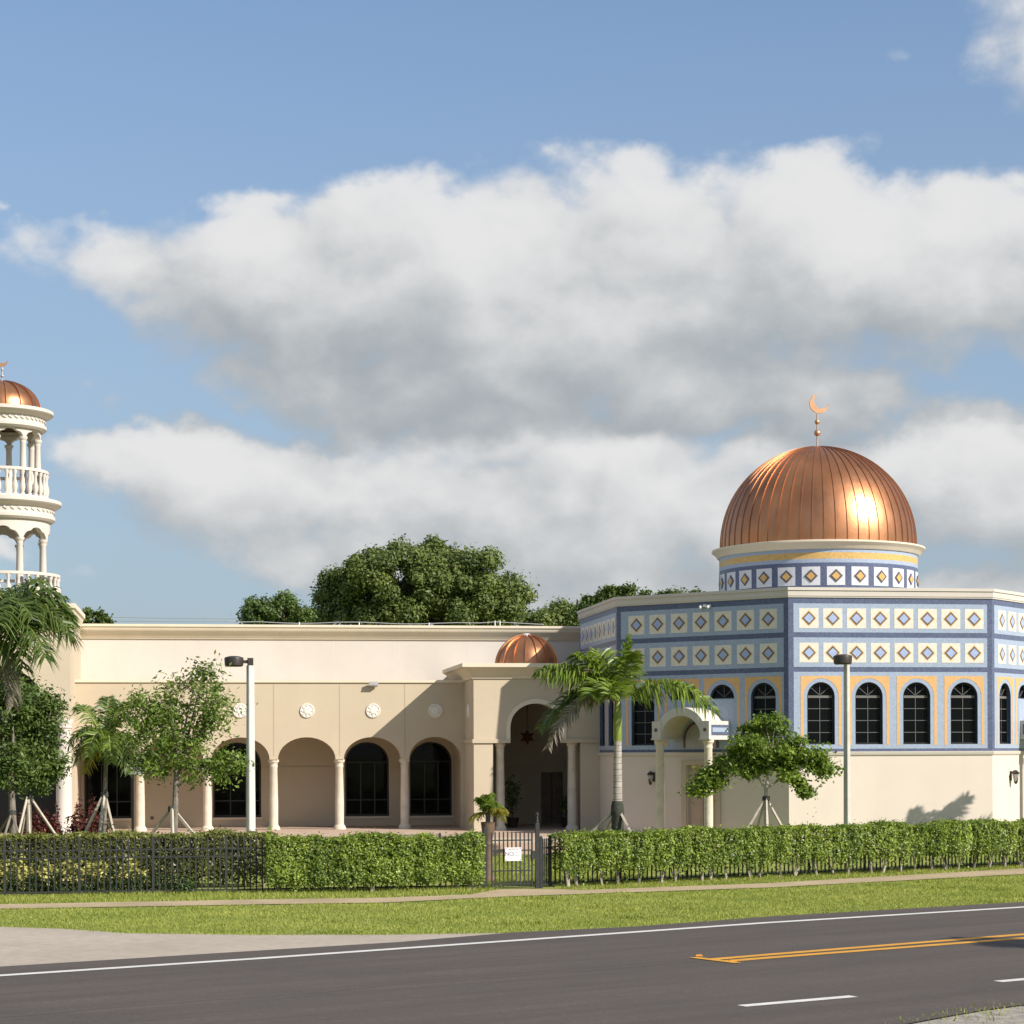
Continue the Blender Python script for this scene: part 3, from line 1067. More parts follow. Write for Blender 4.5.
# wainscot line along the inner wall (kept off the window openings)
spans = [wl] + [q for w in wins for q in (w[0] - 0.02, w[1] + 0.02)] + [dl - 0.08]
for i in range(0, len(spans), 2):
    if spans[i + 1] - spans[i] > 0.05:
        mb = MB()
        mb.box((spans[i], BU - 0.03, zlow - 0.04), (spans[i + 1], BU - 0.001, zlow + 0.04), M['tan'])
        wbuild(mb, 'wall_trim')
for l, r in wins:
    h, c = (r - l) / 2, (l + r) / 2
    f = MB()
    ring = arch(c, wz1 - h * 0.92, h - 0.001, h * 0.92 - 0.001, 18, wz0 + 0.001)
    inner = arch(c, wz1 - h * 0.92, h - 0.06, h * 0.92 - 0.06, 18, wz0 + 0.07)
    f.slab(ring, [inner], BU + 0.14, BU + 0.22, M['frame'])
    for t in (0.36, 0.68):
        a = l + (r - l) * t
        f.box((a - 0.02, BU + 0.15, wz0 + 0.08), (a + 0.02, BU + 0.20, wz1 - h * 0.92), M['frame'])
    for z in (wz0 + 0.55, wz1 - h * 0.92):
        f.box((l + 0.06, BU + 0.148, z - 0.02), (r - 0.06, BU + 0.21, z + 0.02), M['frame'])
    fo = wbuild(f, 'window')
    g = MB()
    g.slab(arch(c, wz1 - h * 0.92, h - 0.05, h * 0.92 - 0.05, 18, wz0 + 0.06), [], BU + 0.18, BU + 0.196, M['glass'])
    wbuild(g, 'pane', fo)
    s = MB()
    s.box((l - 0.05, BU - 0.06, wz0 - 0.07), (r + 0.05, BU - 0.001, wz0 - 0.002), M['trim'])
    wbuild(s, 'sill', fo)
f = MB()
f.slab([(dl + .002, FLOOR + .004), (dr_ - .002, FLOOR + .004), (dr_ - .002, dz - .002), (dl + .002, dz - .002)], [], BU + 0.1, BU + 0.16, M['dark_door'])
f.box(((dl + dr_) / 2 - 0.012, BU + 0.09, FLOOR + 0.05), ((dl + dr_) / 2 + 0.012, BU + 0.101, dz - 0.05), M['frame'])
do = wbuild(f, 'door')
h_ = MB()
h_.tube([((dl + dr_) / 2 + 0.08, BU + 0.05, FLOOR + 0.9), ((dl + dr_) / 2 + 0.08, BU + 0.05, FLOOR + 1.2)], 0.015, 6, M['bronze'])
wbuild(h_, 'handle', do)
# crowning cornice of the main wall
mb = MB()
prof = [(0.001, zc0), (0.05, zc0), (0.07, zc0 + 0.05), (0.10, zc0 + 0.07), (0.14, zc0 + 0.16), (0.26, zc0 + 0.24), (0.30, zc0 + 0.29), (0.32, zc1 - 0.10), (0.36, zc1 - 0.08), (0.36, zc1), (0.001, zc1)]
cb = AB(547, BU)
mb.sweep([(wl, BU), (wr, BU)], prof, M['trim'])
wbuild(mb, 'cornice')
mb = MB()
mb.box((wl, BU + 0.352, zc1 - 0.5), (wr, BU + 18, zc1 - 0.3), M['roofm'])
mb.box((wl, BU + 17.7, 0), (wr, BU + 18.05, zc1 - 0.02), M['cream'])
mb.box((wl, BU + 0.352, 0), (wl + 0.3, BU + 17.698, zc1 - 0.02), M['cream'])
wbuild(mb, 'roof')
for x in (174, 240, 307, 373, 435.5):
    a, z = PB(x, 710.8, BA)
    e = MB(Matrix.Translation((a, BA, z)) @ Matrix.Rotation(PI / 2, 4, 'X'))
    e.lathe([(0.235, -0.05), (0.235, 0.02), (0.215, 0.045), (0.20, 0.045), (0.19, 0.025), (0.12, 0.03), (0.10, 0.055), (0.07, 0.06), (0.04, 0.05), (0.0, 0.055)], 28, M['white_relief'], cap=True)
    for k in range(8):
        q = 2 * PI * k / 8
        e.lathe([(0.038, 0.02), (0.034, 0.045), (0.0, 0.052)], 8, M['white_relief'], (0.150 * math.cos(q), 0.150 * math.sin(q), 0))
    wbuild(e, 'medallion', smooth=50)
a, z = PB(152, 818, BU)
e = MB(Matrix.Translation((a, BU, z)) @ Matrix.Rotation(PI / 2, 4, 'X'))
e.lathe([(0.06, -0.02), (0.06, 0.03), (0.045, 0.04), (0.0, 0.03)], 16, M['muntin'])
wbuild(e, 'wall_vent')
mb = MB()                                       # conductor cable along the roof edge
zz = zc1 + 0.10
mb.tube([(AB(230, BU), BU + 0.1, zz)] + [(AB(x, BU), BU + 0.1, zz + 0.03 * math.sin(x)) for x in range(260, 500, 20)] + [(AB(497, BU), BU + 0.1, zz + 0.06), (AB(545, BU), BU + 0.1, zz - 0.02)], 0.014, 5, M['sign_grey'])
for x in (300, 360, 430, 496, 501):
    mb.tube([(AB(x, BU), BU + 0.1, zc1 - 0.01), (AB(x, BU), BU + 0.1, zz + (0.10 if x > 490 else 0.02))], 0.02, 5, M['white'])
wbuild(mb, 'roof_cable')

# floodlight on the arcade wall
fl = bempty('floodlight', (*PB(373, 686, BA)[:1], BA, PB(373, 686, BA)[1]), 'small grey floodlight under the coping above the third arch from the pavilion', 'floodlight')
e = MB()
e.box((-.06, -.08, -.03), (.06, 0.0, .05), M['sign_grey'])
e.build('bracket', fl)
e = MB(Matrix.Rotation(R(-18), 4, 'X'))
e.add([(-.15, -.22, -.06), (.15, -.22, -.06), (.13, -.06, -.05), (-.13, -.06, -.05), (-.15, -.22, .07), (.15, -.22, .07), (.13, -.06, .05), (-.13, -.06, .05)],
      [(0, 3, 2, 1), (4, 5, 6, 7), (0, 1, 5, 4), (1, 2, 6, 5), (2, 3, 7, 6), (3, 0, 4, 7)], M['sign_grey'])
e.build('lamp_housing', fl)
e = MB(Matrix.Rotation(R(-18), 4, 'X'))
e.box((-.13, -.228, -.045), (.13, -.2215, .055), M['lamp_lens'])
e.build('lens', fl)

# ------------------------------------------------------------------ entrance pavilion
pl_, pr_ = AB(473.8, BP), -L2 * S2 - 0.002
PO = ((pl_ + pr_) / 2, BP, FLOOR)
pav = bempty('entrance_pavilion', PO, 'square cream entrance porch with one tall arch, two columns and a small copper dome', 'porch')


def pbuild(mb, name, parent=None, smooth=35):
    return mb.build(name, parent or pav, PO, smooth)


pc0, pc1 = ZB(520, 678.6, BP), ZB(520, 663.7, BP)
zi0, zi1 = ZB(500, 743.0, BP), ZB(500, 739.0, BP)        # string course
ax = AB(536.3, BP)
ahw = AB(562.2, BP) - ax
zatop = ZB(536, 703.4, BP)
hl, hr = AB(493, BP), AB(580.8, BP)
stilt = zi1 + (zatop - zi1) * 0.30
outl = [(hl, FLOOR), (hl, zi0), (ax - ahw, zi0), (ax - ahw, stilt)]
for k in range(1, 20):
    a = PI - PI * k / 20
    outl.append((ax + ahw * math.cos(a), stilt + (zatop - stilt) * math.sin(a) ** 0.92))
outl += [(ax + ahw, stilt), (ax + ahw, zi0), (hr, zi0), (hr, FLOOR), (pr_, FLOOR), (pr_, pc1 - 0.02), (pl_, pc1 - 0.02), (pl_, FLOOR)]
mb = MB()
mb.slab(outl, [], BP, BP + 0.45, M['tan_light'])
mb.box((pl_, BP + 0.452, FLOOR), (pl_ + 0.35, BU - 0.002, pc1 - 0.02), M['tan_light'])
mb.box((hr + 0.02, BP + 0.452, FLOOR), (pr_ + 0.0, OCT[7][1] - 0.6, pc1 - 0.3), M['tan_light'])
pbuild(mb, 'wall')
# raised arch band and string course
ob = [(ax - ahw, zi0), (ax - ahw, stilt)]
band = []
for k in range(21):
    a = PI - PI * k / 20
    band.append((a,))
inn = [(ax + (ahw + 0.002) * math.cos(b[0]), stilt + (zatop + 0.002 - stilt) * max(0, math.sin(b[0])) ** 0.92) for b in band]
ouu = [(ax + (ahw + 0.13) * math.cos(b[0]), stilt + (zatop + 0.14 - stilt) * max(0, math.sin(b[0])) ** 0.92) for b in band]
poly = [(ax - ahw - 0.13, zi1 + 0.002)] + ouu + [(ax + ahw + 0.13, zi1 + 0.002), (ax + ahw + 0.002, zi1 + 0.002)] + inn[::-1] + [(ax - ahw - 0.002, zi1 + 0.002)]
mb = MB()
mb.slab(poly, [], BP - 0.05, BP - 0.001, M['trim'])
mb.box((pl_ - 0.04, BP - 0.055, zi0), (ax - ahw, BP - 0.001, zi1), M['tan_light'])
mb.box((ax + ahw, BP - 0.055, zi0), (pr_ - 0.01, BP - 0.001, zi1), M['tan_light'])
mb.box((pl_ - 0.05, BP - 0.053, zi0 + 0.001), (pl_ - 0.001, BA - 0.01, zi1 - 0.001), M['tan_light'])
pbuild(mb, 'arch_trim')
for x in (501, 573):
    column(AB(x, BP), BP + 0.22, FLOOR, zi0, 0.14, pav, PO)
prof = [(0.001, pc0), (0.05, pc0), (0.07, pc0 + 0.08), (0.11, pc0 + 0.10), (0.18, pc0 + 0.20), (0.30, pc0 + 0.30), (0.33, pc1 - 0.14), (0.40, pc1 - 0.12), (0.40, pc1), (0.001, pc1)]
mb = MB()
mb.sweep([(pl_, BU - 0.40), (pl_, BP), (pr_ - 0.002, BP)], prof, M['trim'])
pbuild(mb, 'cornice')
mb = MB()
mb.box((pl_ + 0.36, BP + 0.452, pc1 - 0.35), (hr + 0.01, BU - 0.002, pc1 - 0.10), M['roofm'])
mb.box((pl_ + 0.36, BP + 0.452, pc1 - 0.62), (hr + 0.01, BU - 0.002, pc1 - 0.352), M['tan_light'])
pbuild(mb, 'roof')
a, z = PB(468.5, 711, BP + 1.1)
e = MB(Matrix.Translation((pl_, BP + 1.15, z)) @ Matrix.Rotation(-PI / 2, 4, 'Y'))
e.lathe([(0.235, -0.05), (0.235, 0.02), (0.215, 0.045), (0.19, 0.025), (0.12, 0.03), (0.10, 0.055), (0.0, 0.055)], 28, M['white_relief'])
pbuild(e, 'medallion')


def ribbed_dome(cx, cy, z0, rad, hgt, nrib, parent, off, seam=0.022, bulge=0.0, nm='dome'):
    """sheet copper dome with raised standing seams"""
    prof = []
    for i in range(25):
        t = i / 24
        a = t * PI / 2
        prof.append((max(0.0, rad * math.cos(a) ** (1.0) * (1 + bulge * math.sin(2 * a))), hgt * math.sin(a)))
    e = MB()
    e.lathe(prof, max(64, nrib * 2), M['copper'], (cx, cy, z0))
    o = e.build(nm, parent, off, smooth=60)
    s = MB()
    for k in range(nrib):
        a = 2 * PI * (k + 0.5) / nrib
        c, sn = math.cos(a), math.sin(a)
        vs, fs = [], []
        n = 0
        for i, (r, z) in enumerate(prof[:-2]):
            w = seam * 0.5
            # outward normal of the profile
            p0, p1 = prof[max(0, i - 1)], prof[min(24, i + 1)]
            nx, nz = (p1[1] - p0[1]), -(p1[0] - p0[0])
            ln = math.hypot(nx, nz) or 1
            nx, nz = nx / ln, nz / ln
            for du, h in ((-w, -0.005), (-w * .7, seam * 1.6), (w * .7, seam * 1.6), (w, -0.005)):
                rr, zz_ = r + nx * h, z + nz * h
                vs.append((cx + rr * c - sn * du, cy + rr * sn + c * du, z0 + zz_))
            n += 1
        for i in range(n - 1):
            for j in range(3):
                fs.append((i * 4 + j, i * 4 + j + 1, i * 4 + j + 5, i * 4 + j + 4))
        s.add(vs, fs, M['copper'])
    s.build('dome_seam', o, off, smooth=60)
    return o


bd = BP + 2.2
pda = AB(527, bd)
pdz = pc1 - 0.09
pdr = AB(557, bd) - pda
mb = MB()
mb.lathe([(pdr + 0.05, -0.02), (pdr + 0.05, 0.12), (pdr - 0.02, 0.14)], 48, M['trim'], (pda, bd, pdz))
pbuild(mb, 'dome_base')
ro = ribbed_dome(pda, bd, pdz + 0.12, pdr, ZB(527, 635.5, bd) - pdz - 0.12, 16, pav, PO, 0.03)
mb = MB()
mb.lathe([(0.0, -0.03), (0.20, -0.03), (0.19, 0.02), (0.08, 0.06), (0.0, 0.07)], 16, M['white'], (pda, bd, ZB(527, 635.5, bd)), cap=False)
pbuild(mb, 'dome_cap')

# star lantern hanging in the arch
sb = BP + 1.6
sa, sz_ = PB(527.3, 737, sb)
st = bempty('star_lantern', (sa, sb, sz_), 'dark red six-pointed star lantern hanging in the porch arch', 'lantern')
e = MB()
pts = []
for k in range(12):
    q = PI / 2 + k * PI / 6
    rr = 0.27 if k % 2 == 0 else 0.135
    pts.append((rr * math.cos(q), rr * math.sin(q)))
n = 12
vs = [(p[0], 0, p[1]) for p in pts] + [(0, -0.12, 0), (0, 0.12, 0)]
e.add(vs, [(i, (i + 1) % n, 12) for i in range(n)] + [((i + 1) % n, i, 13) for i in range(n)], M['star'])
e.build('star_body', st, smooth=10)
e = MB()
e.tube([(0, 0, 0.26), (0, 0, pc1 - 0.62 - sz_)], 0.012, 5, M['black'])
e.build('chain', st)

# ------------------------------------------------------------------ the octagonal hall
HO = (L1 / 2, L2 * S2 + L3 / 2, 0)
hall = bempty('domed_hall', HO, 'octagonal prayer hall clad in blue, cream and orange tiles under a large copper dome', 'building')


def hbuild(mb, name, parent=None, smooth=35):
    return mb.build(name, parent or hall, HO, smooth)


def zf(y):
    return ZB(788.8, y, 0)


zC1, zC0 = zf(587.2), zf(597.3)
zLed = zf(751.7)
zP = [(zf(632.2), zf(603.2)), (zf(666.9), zf(637.3))]
zS = [(zf(628.0), zf(608.0)), (zf(662.4), zf(642.6))]
zB0, zB1 = zf(749.0), zf(671.8)
zO0, zO1 = zf(745.6), zf(675.8)
zW0, zW1 = zf(744.6), zf(682.0)
WHW = 0.408
zWs = zW1 - WHW * 1.02


def face(p, q, nsq, sqs, wsp, door):
    FM = face_frame(p, q)
    L = (Vector(q) - Vector(p)).length
    c = L / 2
    wc = [c + 0.05 + wsp * k for k in (-1.5, -0.5, 0.5, 1.5)]
    holes = []
    for i, u in enumerate(wc):
        if door and i in (1, 2):
            holes.append(arch(u, zWs - 0.08, WHW, WHW * 1.02 + 0.08 - 0.08, 18))
            holes[-1] = arch(u, zWs - 0.02, WHW, WHW * 1.02, 18)
        else:
            holes.append(arch(u, zWs, WHW, WHW * 1.02, 18, zW0))
    w = MB(FM)
    w.slab([(0, zLed), (L, zLed), (L, zC0 + 0.1), (0, zC0 + 0.1)], holes, 0, 0.30, M['dblue'])
    dh = []
    du = c + 0.02
    if door:
        dh = [[(du - 0.5, 0.42), (du + 0.5, 0.42), (du + 0.5, 2.50), (du - 0.5, 2.50)]]
    w.slab([(0, 0), (L, 0), (L, zLed - 0.001), (0, zLed - 0.001)], dh, 0, 0.30, M['pinkcream'])
    hbuild(w, 'wall')
    # tile decoration in thin layers
    t = MB(FM)
    e = 0.15
    for z0, z1 in zP:
        t.slab([(e, z0), (L - e, z0), (L - e, z1), (e, z1)], [], -0.005, 0.001, M['lblue'])
    t.slab([(e, zB0), (L - e, zB0), (L - e, zB1), (e, zB1)], holes, -0.005, 0.001, M['lblue'])
    ow = min(0.60, wsp / 2 - 0.07)
    for i, u in enumerate(wc):
        iw = WHW + 0.11
        arc = [(u + iw * math.cos(PI * k / 16), zWs + (WHW * 1.02 + 0.11) * math.sin(PI * k / 16)) for k in range(17)]
        t.slab([(u + ow, zO0), (u + ow, zO1), (u - ow, zO1), (u - ow, zO0), (u - iw, zO0)] + arc[::-1] + [(u + iw, zO0)], [], -0.010, -0.004, M['orange'])
    for z0, z1 in zS:
        zc = (z0 + z1) / 2
        hs = (z1 - z0) / 2
        for k in range(nsq):
            u = c + 0.03 + (k - (nsq - 1) / 2) * sqs

            def dia(r):
                return [(u - r, zc), (u, zc - r), (u + r, zc), (u, zc + r)]
            t.slab([(u - hs, z0), (u + hs, z0), (u + hs, z1), (u - hs, z1)], [], -0.010, -0.004, M['ctile'])
            t.slab(dia(hs * 0.80), [], -0.014, -0.009, M['gold'])
            t.slab(dia(hs * 0.68), [], -0.018, -0.013, M['brown'])
            t.slab(dia(hs * 0.50), [], -0.022, -0.017, M['skyblue'])
    hbuild(t, 'tile_panel')
    for i, u in enumerate(wc):
        low = door and i in (1, 2)
        zs = zWs - 0.02 if low else zWs
        zb = None if low else zW0
        f = MB(FM)
        ring = arch(u, zs, WHW - .001, WHW * 1.02 - .001, 18, zb + 0.001 if zb else None)
        inner = arch(u, zs + (0.04 if low else 0), WHW - 0.05, WHW * 1.02 - (0.09 if low else 0.05), 18, zb + 0.05 if zb else None)
        f.slab(ring, [inner], 0.10, 0.17, M['frame'])
        for k in (1, 2, 3):                                  # fan bars
            a = PI * k / 4
            r0, r1 = 0.02, WHW - 0.05
            d = (math.cos(a), math.sin(a))
            nx, nz = -d[1] * 0.009, d[0] * 0.009
            z_ = zs + 0.04
            f.slab([(u + d[0] * r0 + nx, z_ + d[1] * r0 + nz), (u + d[0] * r0 - nx, z_ + d[1] * r0 - nz), (u + d[0] * r1 - nx, zs + d[1] * r1 * 1.0 - nz), (u + d[0] * r1 + nx, zs + d[1] * r1 + nz)], [], 0.118, 0.14, M['muntin'])
        if not low:
            f.box((u - WHW + .05, 0.112, zs - 0.035), (u + WHW - .05, 0.162, zs + 0.035), M['transom'])
            f.box((u - 0.009, 0.118, zW0 + 0.05), (u + 0.009, 0.14, zs - 0.036), M['muntin'])
            for k in (1, 2, 3):
                z_ = zW0 + (zs - zW0) * k / 4
                f.box((u - WHW + .05, 0.1195, z_ - 0.010), (u + WHW - .05, 0.139, z_ + 0.010), M['muntin'])
        fo = hbuild(f, 'window')
        g = MB(FM)
        g.slab(arch(u, zs, WHW - 0.04, WHW * 1.02 - 0.04, 18, zb + 0.04 if zb else None), [], 0.142, 0.156, M['glass'])
        hbuild(g, 'pane', fo)
        if low:
            b = MB(FM)
            b.slab([(u - WHW - 0.02, zO0 + 0.02), (u + WHW + 0.02, zO0 + 0.02), (u + WHW + 0.02, zs - 0.03), (u - WHW - 0.02, zs - 0.03)], [], -0.012, -0.0055, M['lblue'])
            hbuild(b, 'blind_panel', fo)
    if door:
        d = MB(FM)
        d.slab([(du - .498, .422), (du + .498, .422), (du + .498, 2.498), (du - .498, 2.498)], [], 0.10, 0.16, M['door'])
        for k in (-1, 1):
            for z0, z1 in ((0.65, 1.25), (1.4, 2.35)):
                d.box((du + k * 0.25 - 0.17, 0.09, z0), (du + k * 0.25 + 0.17, 0.101, z1), M['door'])
        d.box((du - 0.006, 0.088, 0.45), (du + 0.006, 0.1005, 2.45), M['brown'])
        do = hbuild(d, 'door')
        k = MB(FM)
        k.slab([(du - .66, .42), (du - .502, .42), (du - .502, 2.502), (du + .502, 2.502), (du + .502, .42), (du + .66, .42), (du + .66, 2.66), (du - .66, 2.66)], [], -0.05, -0.001, M['tan'])
        hbuild(k, 'frame', do)
        k = MB(FM)
        k.lathe([(0.0, -0.035), (0.03, -0.02), (0.03, 0.02), (0.0, 0.035)], 10, M['bronze'], (du + 0.40, 0.06, 1.45), cap=False)
        hbuild(k, 'handle', do)
        # barrel-vaulted canopy on two columns
        z0_, zt_ = 3.0, 3.82
        lun = [(du + .60 * math.cos(PI * i / 20), 3.26 + .56 * math.sin(PI * i / 20)) for i in range(21)]
        lin = [(du + .52 * math.cos(PI * i / 20), 3.26 + .48 * math.sin(PI * i / 20)) for i in range(21)]
        k = MB(FM)
        k.slab([(du + .60, zLed + .12)] + lun + [(du - .60, zLed + .12), (du - .52, zLed + .12)] + lin[::-1] + [(du + .52, zLed + .12)], [], -0.03, -0.013, M['brown'])
        k.slab([(du + .52, zLed + .12)] + lin + [(du - .52, zLed + .12)], [], -0.022, -0.0135, M['sign_grey'])
        hbuild(k, 'lunette', do)
        cu = c + 0.03
        DPT = 1.15
        zb, zt, zc = 3.24, 3.78, 3.26
        k = MB(FM)
        ri, ro_ = 0.68, 0.90
        n = 22
        outer = [(cu + ro_ * math.cos(PI * i / n), zc + ro_ * 1.02 * math.sin(PI * i / n)) for i in range(n + 1)]
        inner = [(cu + ri * math.cos(PI * i / n), zc + ri * math.sin(PI * i / n)) for i in range(n + 1)]
        k.slab(outer + inner[::-1], [], -DPT, -0.001, M['cream'])
        for s in (-1, 1):
            lo, hi = sorted((cu + s * 0.665, cu + s * 0.965))
            k.box((lo, -DPT - 0.03, zb), (hi, -0.002, zt), M['cream'])
            k.box((lo - 0.02, -DPT - 0.05, zb + 0.001), (hi + 0.02, -0.003, zb + 0.05), M['cream'])
        co = hbuild(k, 'canopy')
        for s in (-1, 1):
            column(cu + s * 0.82, -DPT + 0.17, 0.0, zb - 0.002, 0.125, co, HO, nm='column') if False else None
            e = MB(FM)
            r, h = 0.128, zb - 0.002
            e.lathe([(r * 1.5, 0), (r * 1.5, 0.3), (r * 1.3, 0.4), (r * 1.02, 0.45), (r * 1.03, 1.2), (r * 0.9, h - 0.26), (r * 1.0, h - 0.235), (r * 1.0, h - 0.2), (r * 0.92, h - 0.18), (r * 0.96, h - 0.12), (r * 1.28, h - 0.07), (r * 1.28, h)], 20, M['stone'], (cu + s * 0.82, -DPT + 0.17, 0))
            hbuild(e, 'column', co)
            e = MB(FM)
            x = cu + s * 0.965
            e.box((min(x, x + s * 0.012), -DPT + 0.10, zb + 0.13), (max(x, x + s * 0.012), -0.10, zt - 0.11), M['dblue'])
            e.box((min(x, x + s * 0.018), -DPT + 0.14, zb + 0.22), (max(x, x + s * 0.018), -0.14, zt - 0.19), M['lblue'])
            hbuild(e, 'tile_inlay', co)
            e = MB(FM @ Matrix.Translation((cu + s * 0.83, -DPT - 0.03, zb + 0.29)) @ Matrix.Rotation(PI / 2, 4, 'X'))
            e.lathe([(0.055, -0.01), (0.055, 0.012), (0.0, 0.014)], 14, M['brown'])
            hbuild(e, 'rosette', co)
        st_ = MB(FM)
        st_.box((cu - 1.1, -DPT - 0.2, 0), (cu + 1.1, -0.01, 0.40), M['brick'])
        hbuild(st_, 'doorstep')


for i in range(8):
    p, q = OCT[i], OCT[(i + 1) % 8]
    if i == 1:
        face(p, q, 8, 0.705, 1.425, False)
    elif i in (0, 2):
        face(p, q, 7, 0.750, 1.37, True)
    elif i in (3, 7):
        face(p, q, 8, 0.725, 1.42, False)
    else:
        w = MB(face_frame(p, q))
        Lq = (Vector(q) - Vector(p)).length
        w.slab([(0, 0), (Lq, 0), (Lq, zC0 + 0.1), (0, zC0 + 0.1)], [], 0, 0.3, M['pinkcream'])
        hbuild(w, 'wall')
mb = MB()
mb.sweep(OCT, [(-0.25, zC0), (0.03, zC0), (0.035, zC0 + 0.04), (0.05, zC0 + 0.045), (0.055, zC1 - 0.09), (0.085, zC1 - 0.085), (0.085, zC1), (-0.25, zC1)], M['cream'], closed=True)
hbuild(mb, 'cornice')
mb = MB()
mb.sweep(OCT, [(0.001, zLed - 0.11), (0.03, zLed - 0.11), (0.05, zLed - 0.07), (0.06, zLed - 0.012), (0.03, zLed - 0.003), (0.001, zLed - 0.003)], M['cream'], closed=True)
hbuild(mb, 'wall_ledge')
mb = MB()
mb.add([(x, y, zC1 - 0.25) for x, y in OCT], [tuple(range(8))], M['roofm'])
hbuild(mb, 'roof')
# drum
dc = (HO[0] + 0.055, HO[1])
def zd(y):
    return ZB(817.5, y, dc[1] - 3.1)
DZ = (BM @ Vector((dc[0], dc[1], 0))).y
RD = 98.2 / F * DZ
mb = MB()
z0 = zC1 - 0.26
mb.lathe([(RD, z0), (RD, zd(562.2))], 96, M['dblue'], (*dc, 0), cap=False)
mb.lathe([(RD, zd(562.2)), (RD, zd(558.4))], 96, M['lblue'], (*dc, 0), cap=False)
mb.lathe([(RD, zd(558.4)), (RD, zd(552.0))], 96, M['gold'], (*dc, 0), cap=False)
mb.lathe([(RD, zd(552.0)), (RD, zd(546.0))], 96, M['lblue'], (*dc, 0), cap=False)
drum = hbuild(mb, 'drum')
t = MB()
NT_ = 26
zt0, zt1 = zd(585.0), zd(566.2)
zc_, hs = (zt0 + zt1) / 2, (zt1 - zt0) / 2
for k in range(NT_):
    a0_ = 2 * PI * (k + 0.5) / NT_

    def patch(pts, dr, m, sub=1):
        vs = []
        for u, z in pts:
            a = a0_ + u / RD
            vs.append((dc[0] + (RD + dr) * math.sin(a), dc[1] - (RD + dr) * math.cos(a), z))
        t.add(vs, [tuple(range(len(vs)))], m)
    hw_ = hs * 0.98
    cs = [(-hw_ + hw_ * i / 3, zt0) for i in range(7)] + [(hw_ - hw_ * i / 3, zt1) for i in range(7)]
    vs, fs = [], []
    for i in range(7):
        for z in (zt0, zt1):
            a = a0_ + (-hw_ + hw_ * i / 3) / RD
            vs.append((dc[0] + (RD + 0.006) * math.sin(a), dc[1] - (RD + 0.006) * math.cos(a), z))
    t.add(vs, [(2 * i, 2 * i + 2, 2 * i + 3, 2 * i + 1) for i in range(6)], M['wtile'])
    for r, dr, m in ((hs * 0.72, 0.022, 'dblue'), (hs * 0.62, 0.028, 'brown'), (hs * 0.46, 0.034, 'gold')):
        patch([(-r, zc_), (0, zc_ - r), (r, zc_), (0, zc_ + r)], dr, M[m])
t.build('tile_panel', drum, HO)
mb = MB()
RR = 105.6 / F * DZ
mb.lathe([(RD - 0.05, zd(548.5)), (RD + 0.04, zd(548.5)), (RD + 0.09, zd(546.8)), (RR - 0.09, zd(543.8)), (RR - 0.02, zd(542.5)), (RR, zd(541.8)), (RR, zd(540.2)), (RD - 0.1, zd(538.6))], 96, M['trim'], (*dc, 0), cap=False)
hbuild(mb, 'dome_rim')
zdb = zd(540.0)
RDm = 96.8 / F * DZ
dome = ribbed_dome(dc[0], dc[1], zdb, RDm, ZB(817.5, 447.5, dc[1]) - zdb, 54, hall, HO, 0.016, 0.018)
mb = MB()
zt = ZB(817.5, 447.5, dc[1])
mb.tube([(dc[0], dc[1], zt - 0.05), (dc[0], dc[1], ZB(817.5, 414, dc[1]))], 0.028, 8, M['bronze'])
for y, r in ((433, 0.105), (422, 0.085)):
    mb.lathe([(r * math.sin(PI * i / 10), -r * math.cos(PI * i / 10)) for i in range(11)], 14, M['bronze'], (*dc, ZB(817.5, y, dc[1])), cap=False)
hbuild(mb, 'finial_pole')


def crescent(c, r, tilt, th, k=0.78, sh=0.42):
    """a flat moon with thickness, opening towards the tilt direction"""
    e = MB(Matrix.Translation(c) @ Matrix.Rotation(-tilt, 4, 'Y'))
    n = 26
    o_, i_ = [], []
    a0_ = math.acos((sh * sh + 1 - k * k) / (2 * sh))
    b0_ = math.acos((1 - sh * sh - k * k) / (2 * sh * k))
    for j in range(n + 1):
        a = PI / 2 + a0_ + (2 * PI - 2 * a0_) * j / n
        o_.append((r * math.cos(a), r * math.sin(a)))
        b = PI / 2 + b0_ + (2 * PI - 2 * b0_) * j / n
        i_.append((r * k * math.cos(b), r * sh + r * k * math.sin(b)))
    e.slab(o_ + i_[::-1][1:-1], [], -th / 2, th / 2, M['bronze'])
    return e


a, z = PB(818.6, 405.0, dc[1])
hbuild(crescent((dc[0] + 0.06, dc[1], ZB(817.5, 403.6, dc[1])), 0.315, R(-42), 0.06, 0.80, 0.38), 'crescent', smooth=20)

# security camera on the shaded face of the hall
FM0 = face_frame(OCT[0], OCT[1])
scu = L2 - 2.72
sc = empty('security_camera', BM @ (FM0 @ Vector((scu, 0, zC0 - 0.16))), TH - R(45), 'white twin security camera under the hall cornice on the shaded blue wall', 'camera')
e = MB()
e.box((-.05, -.10, .0), (.05, 0, .08), M['white'])
e.build('mount', sc)
for s in (-1, 1):
    e = MB(Matrix.Translation((s * 0.12, -0.14, -0.02)) @ Matrix.Rotation(R(-60), 4, 'X') @ Matrix.Rotation(R(18 * s), 4, 'Y'))
    e.lathe([(0.0, -.02), (0.04, 0), (0.045, .04), (0.045, .12), (0.035, .14), (0.0, .14)], 12, M['white'], cap=False)
    e.build('camera_head', sc)

